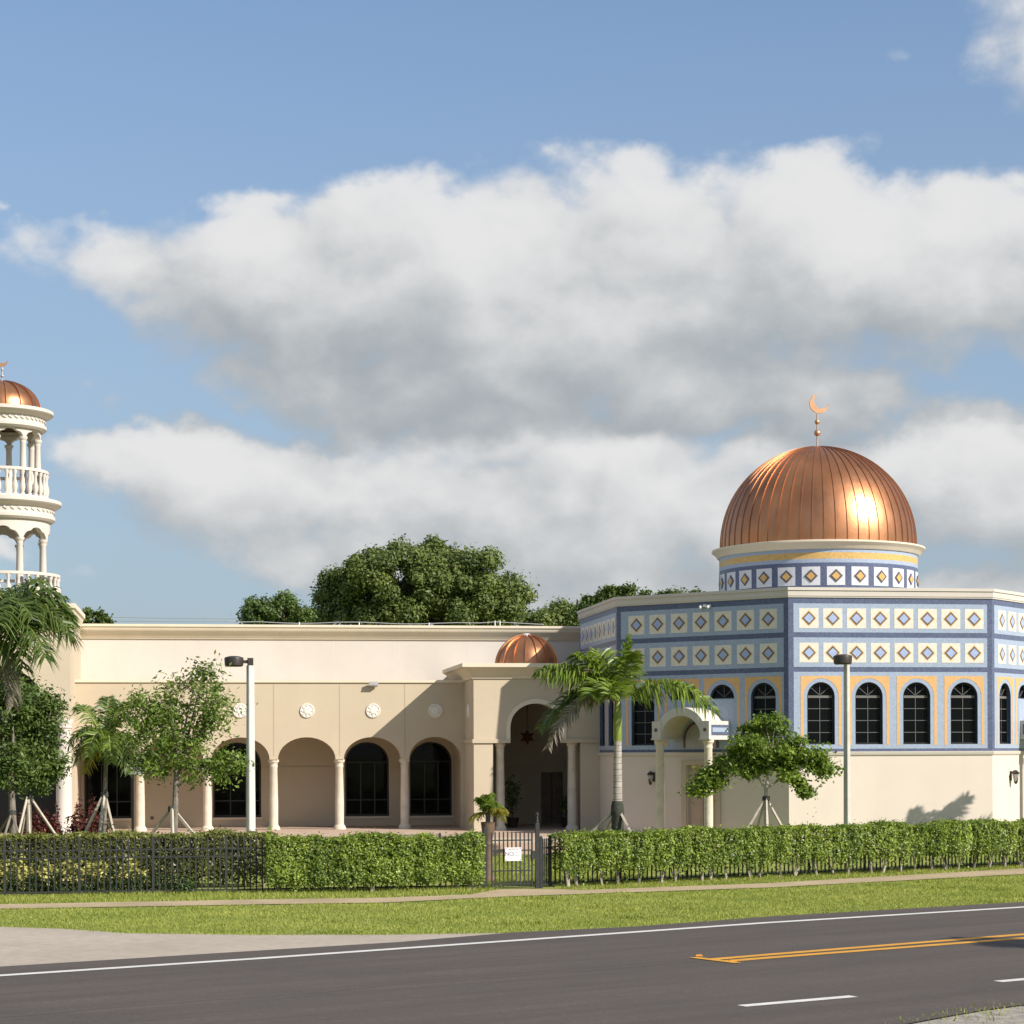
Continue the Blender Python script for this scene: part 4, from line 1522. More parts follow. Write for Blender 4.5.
# wall lanterns beside the canopies
for i, lb in ((0, 'black wall lantern beside the canopy column on the shaded wall'), (2, 'bronze wall lantern beside the canopy on the sunlit wall at the photo edge')):
    FMx = face_frame(OCT[i], OCT[i + 1])
    ln = empty('wall_lantern', BM @ (FMx @ Vector((L2 / 2 - 1.64, 0, 2.17))), TH + (R(-45) if i == 0 else R(45)), lb, 'lantern', 'wall lanterns beside the hall doors')
    e = MB()
    e.box((-.05, -.03, -.16), (.05, 0, .12), M['lamp'])
    e.tube([(0, -.02, .05), (0, -.12, .14), (0, -.17, .10)], 0.014, 6, M['lamp'])
    e.build('bracket', ln)
    e = MB()
    e.lathe([(0.02, -.26), (0.05, -.22), (0.10, 0.05), (0.12, 0.06), (0.05, 0.13), (0.0, 0.16)], 6, M['lamp'], (0, -.17, 0))
    e.build('lamp_body', ln, smooth=10)
    e = MB()
    e.lathe([(0.052, -.20), (0.098, 0.03)], 6, M['lamp_lens'], (0, -.17, 0.0), cap=False)
    e.M = Matrix.Identity(4)
    e.build('lamp_glass', ln, smooth=10).scale = (1.03, 1.0, 1.0)

# ------------------------------------------------------------------ minaret
mh = AB(71.2, BP) - AB(4, BP)
ma = AB(4, BP)
mbd = BP + mh
ma = AB(3.8, mbd)
MO = (ma, mbd, FLOOR)
minr = bempty('minaret', MO, 'cream minaret with open balconies and copper cap, cut by the photo edge', 'tower')


def mbuild(mb, name, parent=None, smooth=35):
    return mb.build(name, parent or minr, MO, smooth)


def zm(y):
    return ZB(10, y, mbd - 1.3)


def px(n):
    return n / F * (Vector(BM @ Vector(MO)).y)


mR = AB(70.5, BP)
mL = 2 * ma - mR
zb1 = ZB(60, 603.5, BP)
zb0 = ZB(60, 617.5, BP)
ahw2 = px(48)
zas = ZB(4, 716, BP)
o2 = arch(ma, zas, ahw2, ahw2 * 1.02, 24, FLOOR + 0.001)
rect = [(mL, FLOOR), (ma - ahw2, FLOOR)] + [(ma - ahw2, zas)] + [(ma + ahw2 * math.cos(PI - PI * k / 24), zas + ahw2 * 1.02 * math.sin(PI - PI * k / 24)) for k in range(1, 24)] + [(ma + ahw2, zas), (ma + ahw2, FLOOR), (mR, FLOOR), (mR, zb1 - 0.03), (mL, zb1 - 0.03)]
# the lower corners are round columns, so the wall stops above them
rect = [(mL, zas - 0.1), (ma - ahw2, zas - 0.1), (ma - ahw2, zas)] + rect[3:-5] + [(ma + ahw2, zas), (ma + ahw2, zas - 0.1), (mR, zas - 0.1), (mR, zb1 - 0.03), (mL, zb1 - 0.03)]
mb = MB()
mb.slab(rect, [], BP, BP + 0.4, M['tan_light'])
mb.box((mR - 0.4, BP + 0.402, FLOOR), (mR, BU - 0.002, zb1 - 0.03), M['tan_light'])
mb.box((mL, BP + 0.402, FLOOR), (mL + 0.4, BU - 0.002, zb1 - 0.03), M['tan_light'])
mb.box((mL + 0.402, BP + 0.402, zb1 - 0.5), (mR - 0.402, BU - 0.002, zb1 - 0.1), M['roofm'])
mb.box((mL + 0.402, BP + 2.6, FLOOR), (mR - 0.402, BP + 2.8, zb1 - 0.502), M['frame'])  # near-black panel: the shade inside the arch is put into its colour
mbuild(mb, 'wall')
mb = MB()
mb.sweep([(mL, BU - 0.40), (mL, BP), (mR, BP), (mR, BU - 0.40)], [(0.001, zb0), (0.04, zb0), (0.06, zb0 + 0.10), (0.09, zb0 + 0.16), (0.12, zb1 - 0.16), (0.17, zb1 - 0.14), (0.17, zb1), (0.001, zb1)], M['trim'])
mbuild(mb, 'cornice')
for s in (-1, 1):
    e = MB()
    cr = px(7.6)
    h = zas - 0.1 - FLOOR
    e.lathe([(cr * 1.2, 0), (cr * 1.2, 0.12), (cr * 1.02, 0.2), (cr, h * 0.4), (cr * 0.93, h - 0.3), (cr * 1.1, h - 0.25), (cr * 1.02, h - 0.2), (cr * 1.2, h - 0.08), (cr * 1.2, h)], 24, M['cream'], (mR - cr * 0.9 if s > 0 else mL + cr * 0.9, BP + cr * 1.02, FLOOR))
    mbuild(e, 'column')
C2 = (ma, mbd, 0)


def stage(zfloor, zspr_, zwt, zmt, rwall, rcol, ang0, zrail, rbal):
    """an open storey: eight columns, a ring wall with trefoil arches, and a balustrade"""
    for k in range(8):
        a = ang0 + PI / 4 * k
        e = MB()
        r = px(3.3)
        h = zspr_ - zfloor
        e.lathe([(r * 1.4, 0), (r * 1.4, .08), (r, .14), (r * 1.0, h * .5), (r * .86, h - .2), (r * 1.0, h - .17), (r * .95, h - .12), (r * 1.35, h - .06), (r * 1.35, h)], 12, M['cream'], (ma + rcol * math.sin(a), mbd - rcol * math.cos(a), zfloor))
        mbuild(e, 'column')
    e = MB()
    vs, fs = [], []
    n = 160
    th = px(5.5)
    for i in range(n):
        a = ang0 + 2 * PI * i / n
        t = (i % 20) / 20                       # within one bay
        q = abs(t - 0.5) * 2                    # 0 in the middle, 1 at a column
        if q > 0.82:
            z = zspr_
        elif q > 0.42:
            z = zspr_ + (zwt - zspr_) * 0.40 * math.sqrt(max(0, 1 - ((q - 0.42) / 0.40) ** 2)) + (zwt - zspr_) * 0.12
        else:
            z = zspr_ + (zwt - zspr_) * (0.45 + 0.35 * math.sqrt(max(0, 1 - (q / 0.42) ** 2)))
        for rr in (rwall, rwall - th):
            s_, c_ = math.sin(a), math.cos(a)
            vs.append((ma + rr * s_, mbd - rr * c_, z))
            vs.append((ma + rr * s_, mbd - rr * c_, zmt))
    for i in range(n):
        j = (i + 1) % n
        fs += [(4 * i, 4 * j, 4 * j + 1, 4 * i + 1), (4 * i + 2, 4 * i + 3, 4 * j + 3, 4 * j + 2), (4 * i, 4 * i + 2, 4 * j + 2, 4 * j)]
    e.add(vs, fs, M['cream'])
    mbuild(e, 'arch_ring')
    # balustrade
    e = MB()
    hh = zrail - zfloor
    for z0, z1, w in ((0, 0.10, 0.10), (hh - 0.09, hh, 0.11)):
        e.lathe([(rbal - w, z0), (rbal + w * .3, z0), (rbal + w * .3, z1), (rbal - w, z1), (rbal - w, z0)], 64, M['cream'], (ma, mbd, zfloor), cap=False)
    bo = mbuild(e, 'balustrade')
    first = None
    for k in range(34):
        a = 2 * PI * k / 34
        pos = Vector((ma + (rbal - 0.04) * math.sin(a), mbd - (rbal - 0.04) * math.cos(a), zfloor + 0.09)) - Vector(MO)
        if first is None:
            e = MB()
            h = hh - 0.175
            e.lathe([(.075, 0), (.075, .05), (.048, .07), (.085, h * .28), (.082, h * .4), (.042, h * .62), (.040, h * .8), (.07, h - .06), (.07, h)], 8, M['cream'])
            first = e.build('baluster', bo)
            first.location = pos
        else:
            c = first.copy()
            COL.objects.link(c)
            c.parent = bo
            c.location = pos


def mcornice(zbot, ztop, r0, r1):
    e = MB()
    h = ztop - zbot
    e.lathe([(r0 - .2, zbot), (r0 + (r1 - r0) * .25, zbot), (r0 + (r1 - r0) * .45, zbot + h * .10), (r0 + (r1 - r0) * .45, zbot + h * .25), (r0 + (r1 - r0) * .30, zbot + h * .32), (r0 + (r1 - r0) * .32, zbot + h * .60), (r0 + (r1 - r0) * .65, zbot + h * .68), (r0 + (r1 - r0) * .85, zbot + h * .74), (r1, zbot + h * .82), (r1, zbot + h * .97), (r1 - .05, ztop), (0.0, ztop)], 72, M['cream'], C2, cap=False)
    mbuild(e, 'cornice')
    e = MB()                                    # garland of small scallops in the frieze
    rf = r0 + (r1 - r0) * .33
    for k in range(44):
        a = 2 * PI * k / 44
        e.M = Matrix.Translation((ma + rf * math.sin(a), mbd - rf * math.cos(a), zbot + h * .47)) @ Matrix.Rotation(a, 4, 'Z') @ Matrix.Rotation(R(28), 4, 'Y')
        e.box((-px(2.0), -.025, -.028), (px(2.0), .03, .028), M['cream'])
    mbuild(e, 'frieze')


zA = zm(599)
mb = MB()
mb.lathe([(px(60), zb1 - 0.11), (px(60), zm(600)), (px(57), zm(598)), (0, zm(598))], 64, M['cream'], C2, cap=False)
mbuild(mb, 'drum')
stage(zm(598), zm(536.5), zm(523), zm(515), px(46), px(42), R(28), zm(571.5), px(55))
mcornice(zm(518), zm(496.5), px(46), px(57.5))
stage(zm(496.6), zm(434), zm(424), zm(421), px(37.5), px(34.5), R(40), zm(466), px(44))
mcornice(zm(425.5), zm(404.5), px(37.5), px(50))
zdm = zm(404.6)
ribbed_dome(ma, mbd, zdm, px(37.2), zm(374.8) - zdm, 16, minr, MO, 0.03)
mb = MB()
zt = zm(374.8)
mb.tube([(ma, mbd, zt - .03), (ma, mbd, zm(357))], 0.022, 8, M['sign_grey'])
for y, r in ((368.5, .055), (362, .045)):
    mb.lathe([(r * math.sin(PI * i / 8), -r * math.cos(PI * i / 8)) for i in range(9)], 12, M['sign_grey'], (ma, mbd, zm(y)), cap=False)
mbuild(mb, 'finial_pole')
mbuild(crescent((ma - 0.05, mbd, zm(352)), 0.22, R(-42), 0.05, 0.78, 0.40), 'crescent', smooth=20)


# ------------------------------------------------------------------ fence and gate
FL0, FL1 = gp(-71, 897.9), gp(485.5, 889.2)
FLM = gp(440, 889.9)
GR = gp(537.5, 888.4)
FENCE_H = 1.22


def post(p, h, w, parent, off, cap=True, nm='post'):
    e = MB(Matrix.Translation((p.x, p.y, 0)) @ Matrix.Rotation(0.2, 4, 'Z'))
    e.box((-w / 2, -w / 2, 0), (w / 2, w / 2, h), M['fence'])
    if cap:
        e.add([(-w * .6, -w * .6, h), (w * .6, -w * .6, h), (w * .6, w * .6, h), (-w * .6, w * .6, h), (0, 0, h + w * .7)], [(0, 1, 4), (1, 2, 4), (2, 3, 4), (3, 0, 4), (3, 2, 1, 0)], M['fence'])
    return e.build(nm, parent, off)


def picket_run(p, q, h, gap, parent, off, rails=(0.07, 0.68, 0.82), nm='picket_panel'):
    d = (q - p)
    L = d.length
    n = max(2, int(round(L / gap)))
    A = Matrix.Translation((p.x, p.y, 0)) @ Matrix.Rotation(math.atan2(d.y, d.x), 4, 'Z')
    e = MB(A)
    for i in range(1, n):
        x = L * i / n
        e.box((x - .014, -.012, 0.05), (x + .014, .012, h), M['fence'])
        e.add([(x - .012, -.012, h), (x + .012, -.012, h), (x + .012, .012, h), (x - .012, .012, h), (x, 0, h + .03)], [(0, 1, 4), (1, 2, 4), (2, 3, 4), (3, 0, 4)], M['fence'])
    e.build(nm, parent, off)
    r = MB(A)
    for z in rails:
        r.box((0, -.018, h * z - .013), (L, .018, h * z + .013), M['fence'])
    r.build('rail', parent, off)


def fence_line(pts, bay, label, FENCE_H=1.15):
    base = pts[0]
    root = empty('metal_fence', (base.x, base.y, 0), 0, label, 'fence', 'black picket fence runs')
    for p, q in zip(pts, pts[1:]):
        n = max(1, int(round((q - p).length / bay)))
        for i in range(n):
            a, b = p.lerp(q, i / n), p.lerp(q, (i + 1) / n)
            post(a, FENCE_H + 0.03, 0.052, root, (base.x, base.y, 0))
            picket_run(a, b, FENCE_H - 0.02, 0.121, root, (base.x, base.y, 0))
    post(pts[-1], FENCE_H + 0.03, 0.062, root, (base.x, base.y, 0))
    return root


fence_line([FL0, FLM, FL1 + Vector((-0.10, 0, 0))], 1.46, 'black metal picket fence standing before the clipped hedge and yellow shrubs')
hb = [gp(x, y) for x, y in ((566, 888.0), (640, 885.2), (768, 878.8), (900, 873.2), (1024, 867.4), (1180, 860.5))]
dirR = (hb[-1] - hb[0]).normalized()
nrmR = Vector((-dirR.y, dirR.x, 0))
fence_line([GR + Vector((0.08, 0.02, 0)), hb[0] + nrmR * 0.62, hb[2] + nrmR * 0.62, hb[5] + nrmR * 0.62], 1.75, 'black metal picket fence half hidden behind the long hedge beside the road', 1.06)
gate = empty('metal_gate', FL1, 0, 'black metal picket gate with a heavy latch post between two hedges', 'gate')
go = (FL1.x, FL1.y, 0)
post(FL1, 1.28, 0.07, gate, go)
post(GR, 1.36, 0.085, gate, go)
e = MB(Matrix.Translation((GR.x, GR.y, 0)))
e.tube([(0, 0, 1.40), (0, 0, 1.56)], [0.03, 0.02], 8, M['fence'])
e.lathe([(0, 1.54), (.035, 1.56), (.035, 1.60), (0, 1.63)], 8, M['fence'], cap=False)
e.build('post_cap', gate, go)
ga, gb = FL1 + Vector((0.12, 0, 0)), GR + Vector((-0.10, 0, 0))
picket_run(ga, gb, 1.20, 0.092, gate, go, (0.09, 0.32, 0.68, 0.86), 'picket_panel')
d_ = gb - ga
A = Matrix.Translation((ga.x, ga.y, 0)) @ Matrix.Rotation(math.atan2(d_.y, d_.x), 4, 'Z')
e = MB(A)
e.box((0, -.02, .04), (.03, .02, 1.2), M['fence'])
e.box((d_.length - .03, -.02, .04), (d_.length, .02, 1.2), M['fence'])
e.build('gate_frame', gate, go)
e = MB(A)
e.box((d_.length - .03, -.06, .62), (d_.length + .08, .06, .80), M['fence'])
e.build('latch', gate, go)

# warning sign on the gate
sp0 = at(513.2, 854.2, FL1.y + (513.2 - 485.5) / 52 * (GR.y - FL1.y) - 0.05)
sg = empty('gate_sign', sp0, math.atan2(d_.y, d_.x), 'small white warning sign with a red heading wired to the black gate', 'sign')
sw, sh = 0.355, 0.285
e = MB()
e.slab([(-sw / 2, -sh / 2), (sw / 2, -sh / 2), (sw / 2, sh / 2), (-sw / 2, sh / 2)], [], -0.004, 0.004, M['sign_white'])
e.build('sign_plate', sg)
e = MB()
for k in (-1, 1):
    for z in (-1, 1):
        e.box((k * (sw / 2 - .025) - .01, -.007, z * (sh / 2 - .025) - .01), (k * (sw / 2 - .025) + .01, -.0045, z * (sh / 2 - .025) + .01), M['sign_ink'])
e.build('bolt', sg)


def text_part(txt, name, size, x, z, m, parent, y=-0.0065):
    cu = bpy.data.curves.new('lettering', 'FONT')
    cu.body = txt
    cu.size = size
    cu.align_x = 'CENTER'
    cu.align_y = 'CENTER'
    tmp = bpy.data.objects.new('lettering', cu)
    COL.objects.link(tmp)
    dg = bpy.context.evaluated_depsgraph_get()
    me = bpy.data.meshes.new_from_object(tmp.evaluated_get(dg))
    bpy.data.objects.remove(tmp)
    me.materials.clear()
    me.materials.append(m)
    o = bpy.data.objects.new(name, me)
    COL.objects.link(o)
    o.parent = parent
    o.rotation_euler = (PI / 2, 0, 0)
    o.location = (x, y, z)
    return o


text_part('NOTICE', 'lettering', 0.055, 0, 0.100, M['sign_red'], sg)
text_part('NO', 'lettering', 0.125, -0.085, 0.005, M['sign_ink'], sg)
for i, s in enumerate(('TRES-', 'PASSING')):
    text_part(s, 'lettering', 0.042, 0.075, 0.03 - 0.055 * i, M['sign_pale'], sg)

# ------------------------------------------------------------------ hedges
def hedge(name, line, width, height, lm, label, per=900, lump=0.0, size=0.085, low=0.28, gap_low=0.45, stems=True, group=None, hvar=0.055, clump=0.12, top_tint=0.0, bush=0.0):
    """clipped shrubs along a line: leaves on the sides, top and ends, sparser near the ground, on visible stems"""
    P = [Vector((p[0], p[1], 0)) for p in line]
    seg = [(a, b, (b - a).length) for a, b in zip(P, P[1:])]
    L = sum(s[2] for s in seg)
    root = empty(name, P[0], 0, label, 'hedge', group)

    def pos(s):
        for a, b, l in seg:
            if s <= l or (a, b, l) == seg[-1]:
                d = (b - a) / l
                return a + d * s, d
            s -= l
    ph = [random.uniform(0, 6.28) for _ in range(6)]

    def lumps(s, z):
        q = Vector((s * 1.9 + ph[0] * 7, z * 1.1, ph[1]))
        return 1.3 * mnoise.noise(q) + 0.9 * mnoise.noise(q * 2.7) + 0.6 * mnoise.noise(q * 6.1)
    C, N, T, Sz = [], [], [], []
    k = int(L / 0.50)
    stem_at = [min(L - .2, max(.2, L * i / max(1, k) + random.uniform(-.11, .11))) for i in range(k + 1)]
    sa = np.array(stem_at)
    n = int(L * (2 * height + width) * per)
    end = width / 2
    for i in range(n):
        s = random.uniform(-0.05, L + 0.05)
        r = random.random()
        q, d = pos(min(max(s, 0), L))
        nv = Vector((d.y, -d.x, 0))
        hh = height + hvar * lumps(s, 0.3) + hvar * 0.5 * math.sin(s * 2.3 + ph[4])
        inside = random.random() < 0.30
        ds = float(np.min(np.abs(sa - s)))
        bulge = max(0.0, 1 - (ds / 0.34) ** 2)
        wf = 1 - bush * 0.34 * (1 - bulge)
        hh -= bush * 0.05 * (1 - bulge)
        if r < 0.26:
            o = random.uniform(-width / 2, width / 2)
            z = hh - abs(random.gauss(0, 0.035)) + abs(random.gauss(0, 0.025)) + (random.uniform(0, .10) if random.random() < .04 else 0)
            no = Vector((0, 0, 1))
        else:
            z = hh * (1 - random.random() ** 1.15 * 0.97)
            side = 1 if r < 0.80 else -1
            if random.random() < 0.05:
                side = 0
            o = side * (width / 2 * wf - abs(random.gauss(0, 0.05)) + lump * lumps(s, z) + clump * 0.45 * mnoise.noise(Vector((s * 7, z * 7, ph[3]))))
            if z < low * 1.6:
                o *= 0.55 + 0.45 * z / (low * 1.6)
            no = nv * side
            if side == 0:
                o = random.uniform(-width / 2, width / 2)
                s = -0.04 if random.random() < 0.5 else L + 0.04
                no = -d if s < 0 else d
        if inside:
            o *= random.random()
            z *= random.uniform(0.5, 1)
        if bush and z < low * (0.45 + bush * 3.4 * ds) and random.random() < 0.9:
            continue
        if z < low:
            keep = 0.10 + 0.5 * (z / low) ** 1.5
            keep *= 1.0 if lumps(s + 40, 0.1) > -0.15 else 1 - gap_low
            if random.random() > keep:
                continue
        elif z < height * 0.55 and lump and lumps(s, 0.2) < -0.25 and random.random() < gap_low:
            continue
        c = q + nv * o
        if s < 0 or s > L:
            c = c + d * (s if s < 0 else s - L)
        C.append((c.x, c.y, max(0.03, z)))
        N.append((no.x * 0.8 + random.gauss(0, .55), no.y * 0.8 + random.gauss(0, .55), no.z * 0.8 + 0.35 + random.gauss(0, .55)))
        T.append(0.38 + 0.20 * lumps(s * 0.7 + 3, z) + random.gauss(0, 0.24) + 0.12 * (z / height - 0.5) + (top_tint if z > height - 0.06 else 0))  # top_tint brightens the topmost leaves: a sunlit top put into leaf colour
        Sz.append(size * random.uniform(0.6, 1.35))
    leaf_mesh('foliage', np.array(C), np.array(N), np.array(Sz), lm, root, P[0], 0.62, np.array(T))
    if stems:
        for s in stem_at:
            e = MB()
            q, d = pos(s)
            nv = Vector((d.y, -d.x, 0))
            b = q + nv * random.uniform(.02, width * 0.28)
            for j in range(random.randint(2, 4)):
                tip = b + d * random.uniform(-.22, .22) + nv * random.uniform(-.1, .12) + Vector((0, 0, height * random.uniform(.45, .7)))
                e.tube([b + d * random.uniform(-.03, .03), b.lerp(tip, .5) + d * random.uniform(-.03, .03), tip], [0.022, 0.016, 0.008], 5, M['stake'] if random.random() < .5 else M['bark'])
            e.build('stem', root, P[0])
    return root


def off2(p, n, d):
    return (p.x + n.x * d, p.y + n.y * d)


hl0, hl1 = gp(270, 894.6), gp(483, 890.4)
nl = Vector((-(hl1 - hl0).y, (hl1 - hl0).x, 0)).normalized()
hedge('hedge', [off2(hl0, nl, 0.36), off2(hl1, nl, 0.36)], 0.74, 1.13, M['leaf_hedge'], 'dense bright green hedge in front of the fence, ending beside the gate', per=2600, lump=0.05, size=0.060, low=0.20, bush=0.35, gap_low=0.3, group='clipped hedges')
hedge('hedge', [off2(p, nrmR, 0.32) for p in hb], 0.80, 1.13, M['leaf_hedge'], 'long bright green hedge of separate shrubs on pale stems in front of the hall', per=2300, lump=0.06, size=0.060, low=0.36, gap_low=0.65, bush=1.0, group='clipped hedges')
bl0, bl1 = gp(-70, 891.0), gp(272, 888.4)
nb_ = Vector((-(bl1 - bl0).y, (bl1 - bl0).x, 0)).normalized()
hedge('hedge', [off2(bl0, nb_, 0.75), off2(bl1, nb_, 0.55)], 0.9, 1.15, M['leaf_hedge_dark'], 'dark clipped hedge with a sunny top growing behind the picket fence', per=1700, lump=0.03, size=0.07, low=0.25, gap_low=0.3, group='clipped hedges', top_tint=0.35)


def shrub(name, c, rad, n, lm, size, label, cat, group, flat_top=False):
    root = empty(name, (c[0], c[1], 0), 0, label, cat, group)
    d = norm(rng.normal(size=(n, 3)))
    d[:, 2] = np.abs(d[:, 2])
    rr = (0.45 + 0.55 * rng.random(n) ** 0.6)
    lum = 1 + 0.16 * np.sin(d[:, 0] * 7 + c[0] * 3) + 0.14 * np.sin(d[:, 1] * 9 + c[1])
    P = np.array([c[0], c[1], 0.06]) + d * (rr * lum)[:, None] * np.array(rad)
    N_ = d * 0.7 + rng.normal(size=(n, 3)) * 0.6 + np.array([0, 0, .5])
    leaf_mesh('foliage', P, N_, size * rng.uniform(0.6, 1.4, n), lm, root, (c[0], c[1], 0), 0.5)
    e = MB()
    for k in range(6):
        a = 2 * PI * k / 6
        e.tube([(c[0], c[1], 0), (c[0] + math.cos(a) * rad[0] * .5, c[1] + math.sin(a) * rad[1] * .5, rad[2] * .7)], [.015, .006], 5, M['bark'])
    e.build('stem', root, (c[0], c[1], 0))
    return root


# variegated shrubs and low green ones between the fence and the hedge
vx = [(-8, 'half out of the frame'), (16, 'second from the photo edge'), (42, 'third from the photo edge'), (68, 'fourth from the photo edge'), (94, 'fifth from the photo edge'), (128, 'apart from the others, at the end')]
for x, w in vx:
    p = gp(x, 892.6)
    shrub('variegated_shrub', (p.x, p.y + 0.30), (0.36, 0.24, 0.60 + random.uniform(-.05, .07)), 560, M['leaf_varieg'], 0.10, 'yellow-green variegated shrub behind the fence, ' + w, 'shrub', 'yellow shrubs behind the fence')
for i, x in enumerate((4, 30, 56, 82, 108, 134, 158, 182)):
    p = gp(x, 894.2)
    shrub('low_shrub', (p.x, p.y + 0.16), (0.33, 0.17, 0.40 + random.uniform(-.06, .05) - 0.05 * (i > 5)), 520, M['leaf_low'], 0.07, 'low dark green shrub behind the pickets, ' + ('first', 'second', 'third', 'fourth', 'fifth', 'sixth', 'seventh', 'eighth')[i] + ' of its row from the photo edge', 'shrub', 'low green shrubs along the fence')
for x, r, h, lb in ((30, 0.45, 1.32, 'red croton shrub beneath the braced dark tree'), (52, 0.35, 1.22, 'red croton shrub beside the big round column'), (79, 0.42, 1.36, 'red croton shrub between the round column and the young palm'), (95, 0.40, 1.40, 'red croton shrub behind the brace of the young palm')):
    c = at(x, 800, 57.0)
    shrub('croton_shrub', (c.x, c.y), (r, 0.4, h), 1900, M['leaf_red'], 0.11, lb, 'shrub', 'red shrubs by the wall')
c = at(108, 800, 52.2)
shrub('round_shrub', (c.x, c.y), (0.32, 0.30, 1.05), 420, M['leaf_low'], 0.09, 'small rounded green shrub at the foot of the young palm brace', 'shrub', None)
c = at(269, 800, 50.0)
shrub('sapling', (c.x, c.y), (0.20, 0.20, 1.28), 60, M['leaf_bright'], 0.12, 'thin pale sapling poking above the hedge by the second full column', 'plant', None)
c = at(812, 800, 52.5)
shrub('sapling', (c.x, c.y), (0.24, 0.20, 1.52), 45, M['leaf_bright'], 0.11, 'thin wispy sapling above the hedge next to the weathered lamp pole', 'plant', None)

# ------------------------------------------------------------------ trees near the building
def W(x, y, Y, dY=0.0):
    """a point seen at a pixel on the plane Y, then moved dY deeper"""
    p = at(x, y, Y)
    return Vector((p.x, p.y + dY, p.z))


def eb(lst, Y, depth=0.9):
    """ellipsoids given in pixels on the plane at distance Y"""
    s = Y / F
    out_ = []
    for x, y, rx, ry, k in lst:
        p = at(x, y, Y)
        out_.append(((p.x, p.y + random.uniform(-.3, .3) * rx * s, p.z), (rx * s, rx * s * depth, ry * s), k))
    return out_


Y = 50.0
b = at(171.5, 830, Y)
tree('young_tree', (b.x, b.y, 0), W(178, 745, Y), 0.075, eb([(203, 672, 15, 10, 7), (194, 688, 28, 12, 13), (172, 706, 32, 16, 20), (212, 712, 22, 20, 20), (146, 728, 20, 24, 20), (186, 738, 40, 26, 36), (226, 764, 14, 22, 16), (150, 764, 20, 18, 18), (198, 766, 28, 14, 18), (135, 700, 12, 9, 6)], Y), 62, 0.17, 0.112,
     M['leaf_young'], M['bark'], 'airy young green tree held by timber braces before the arcade', 'tree', None, twigs=120, shell=0.25, aspect=0.42)
Y = 54.0
b = at(766, 828, Y)
tree('small_tree', (b.x, b.y, 0), W(766, 788, Y), 0.070, eb([(768, 742, 34, 18, 18), (764, 725, 22, 7, 7), (738, 758, 24, 15, 13), (798, 757, 24, 12, 11), (823, 767, 10, 7, 5), (707, 783, 12, 6, 6), (698, 790, 7, 5, 4), (720, 771, 14, 10, 7), (801, 789, 8, 8, 5), (792, 772, 15, 9, 5), (812, 758, 13, 8, 5), (750, 766, 16, 9, 8), (776, 762, 16, 9, 8)], Y, 1.0), 165, 0.15, 0.115,
     M['leaf_bright'], M['stake'], 'bright green small tree with spreading crown, braced in front of the hall corner', 'tree', None, twigs=90, shell=0.4, aspect=0.5, flat=0.6, forks=[W(755, 768, Y), W(772, 752, Y), W(781, 778, Y)])
Y = 49.0
b = at(27.5, 830, Y)
tree('dark_tree', (b.x, b.y, 0), W(28, 745, Y), 0.075, eb([(30, 705, 26, 28, 30), (44, 738, 20, 34, 28), (18, 742, 30, 34, 30), (38, 776, 24, 18, 20), (50, 704, 9, 12, 6), (56, 760, 9, 16, 8)], Y), 95, 0.15, 0.108,
     M['leaf_dark'], M['bark'], 'dark green braced tree overlapping the big round column', 'tree', None, twigs=80, shell=0.3, aspect=0.42)
Y = 48.0
b = at(13, 832, Y)
tree('dark_tree', (b.x, b.y, 0), W(11, 750, Y), 0.085, eb([(0, 705, 26, 26, 26), (-14, 745, 34, 36, 34), (10, 770, 24, 22, 22), (8, 690, 16, 14, 10)], Y), 95, 0.15, 0.108,
     M['leaf_dark'], M['bark'], 'dark green tree with a grey leaning trunk, cut by the photo edge', 'tree', None, twigs=70, shell=0.3, aspect=0.42)


def brace(x, yap, legs, Y, label, w=0.036, m='stake', band='wrap'):
    """slanting timbers that hold a young tree, tied by a collar"""
    c = at(x, yap, Y)
    root = empty('tree_brace', (c.x, c.y, 0), 0, label, 'tree brace', 'timber braces round young trees')
    for lx, dy in legs:
        q = at(lx, 830, Y + dy)
        e = MB()
        top = Vector((c.x + (q.x - c.x) * 0.02, c.y + dy * 0.06, c.z))
        # carried on down to the soil in the same line
        p830 = Vector((q.x, q.y, at(lx, 830, Y).z))
        k = top.z / (top.z - p830.z)
        bot = top + (p830 - top) * k
        e.tube([top, bot], w, 4, M[m])
        e.build('leg', root, (c.x, c.y, 0), smooth=20)
    e = MB()
    e.lathe([(.085, -.07), (.10, -.05), (.10, .05), (.085, .07)], 10, M[band], (c.x, c.y, c.z - .02))
    e.build('collar', root, (c.x, c.y, 0))
    return root


brace(172, 808, [(155, 0.3), (172.5, -0.7), (190, 0.3)], 50.0, 'three weathered braces around the airy young tree', 0.042)
brace(766, 798, [(747, -0.3), (766.5, -0.7), (784, -0.2), (757, 0.6)], 54.0, 'four grey timber braces under the small tree by the hall', 0.036, 'stake')
brace(28, 795, [(19, -0.6), (29, -0.3), (52, 0.1), (22, 0.6)], 49.0, 'pale timber braces around the dark tree by the red shrubs', 0.036)
brace(12, 812, [(6, -0.3), (17, -0.3), (1, 0.5)], 48.0, 'short grey braces at the leaning grey trunk', 0.034, 'stake_dark')
brace(104.5, 794, [(86, -0.3), (100, -0.6), (113, 0.2)], 53.0, 'three pale slanting braces around the young palm', 0.042)


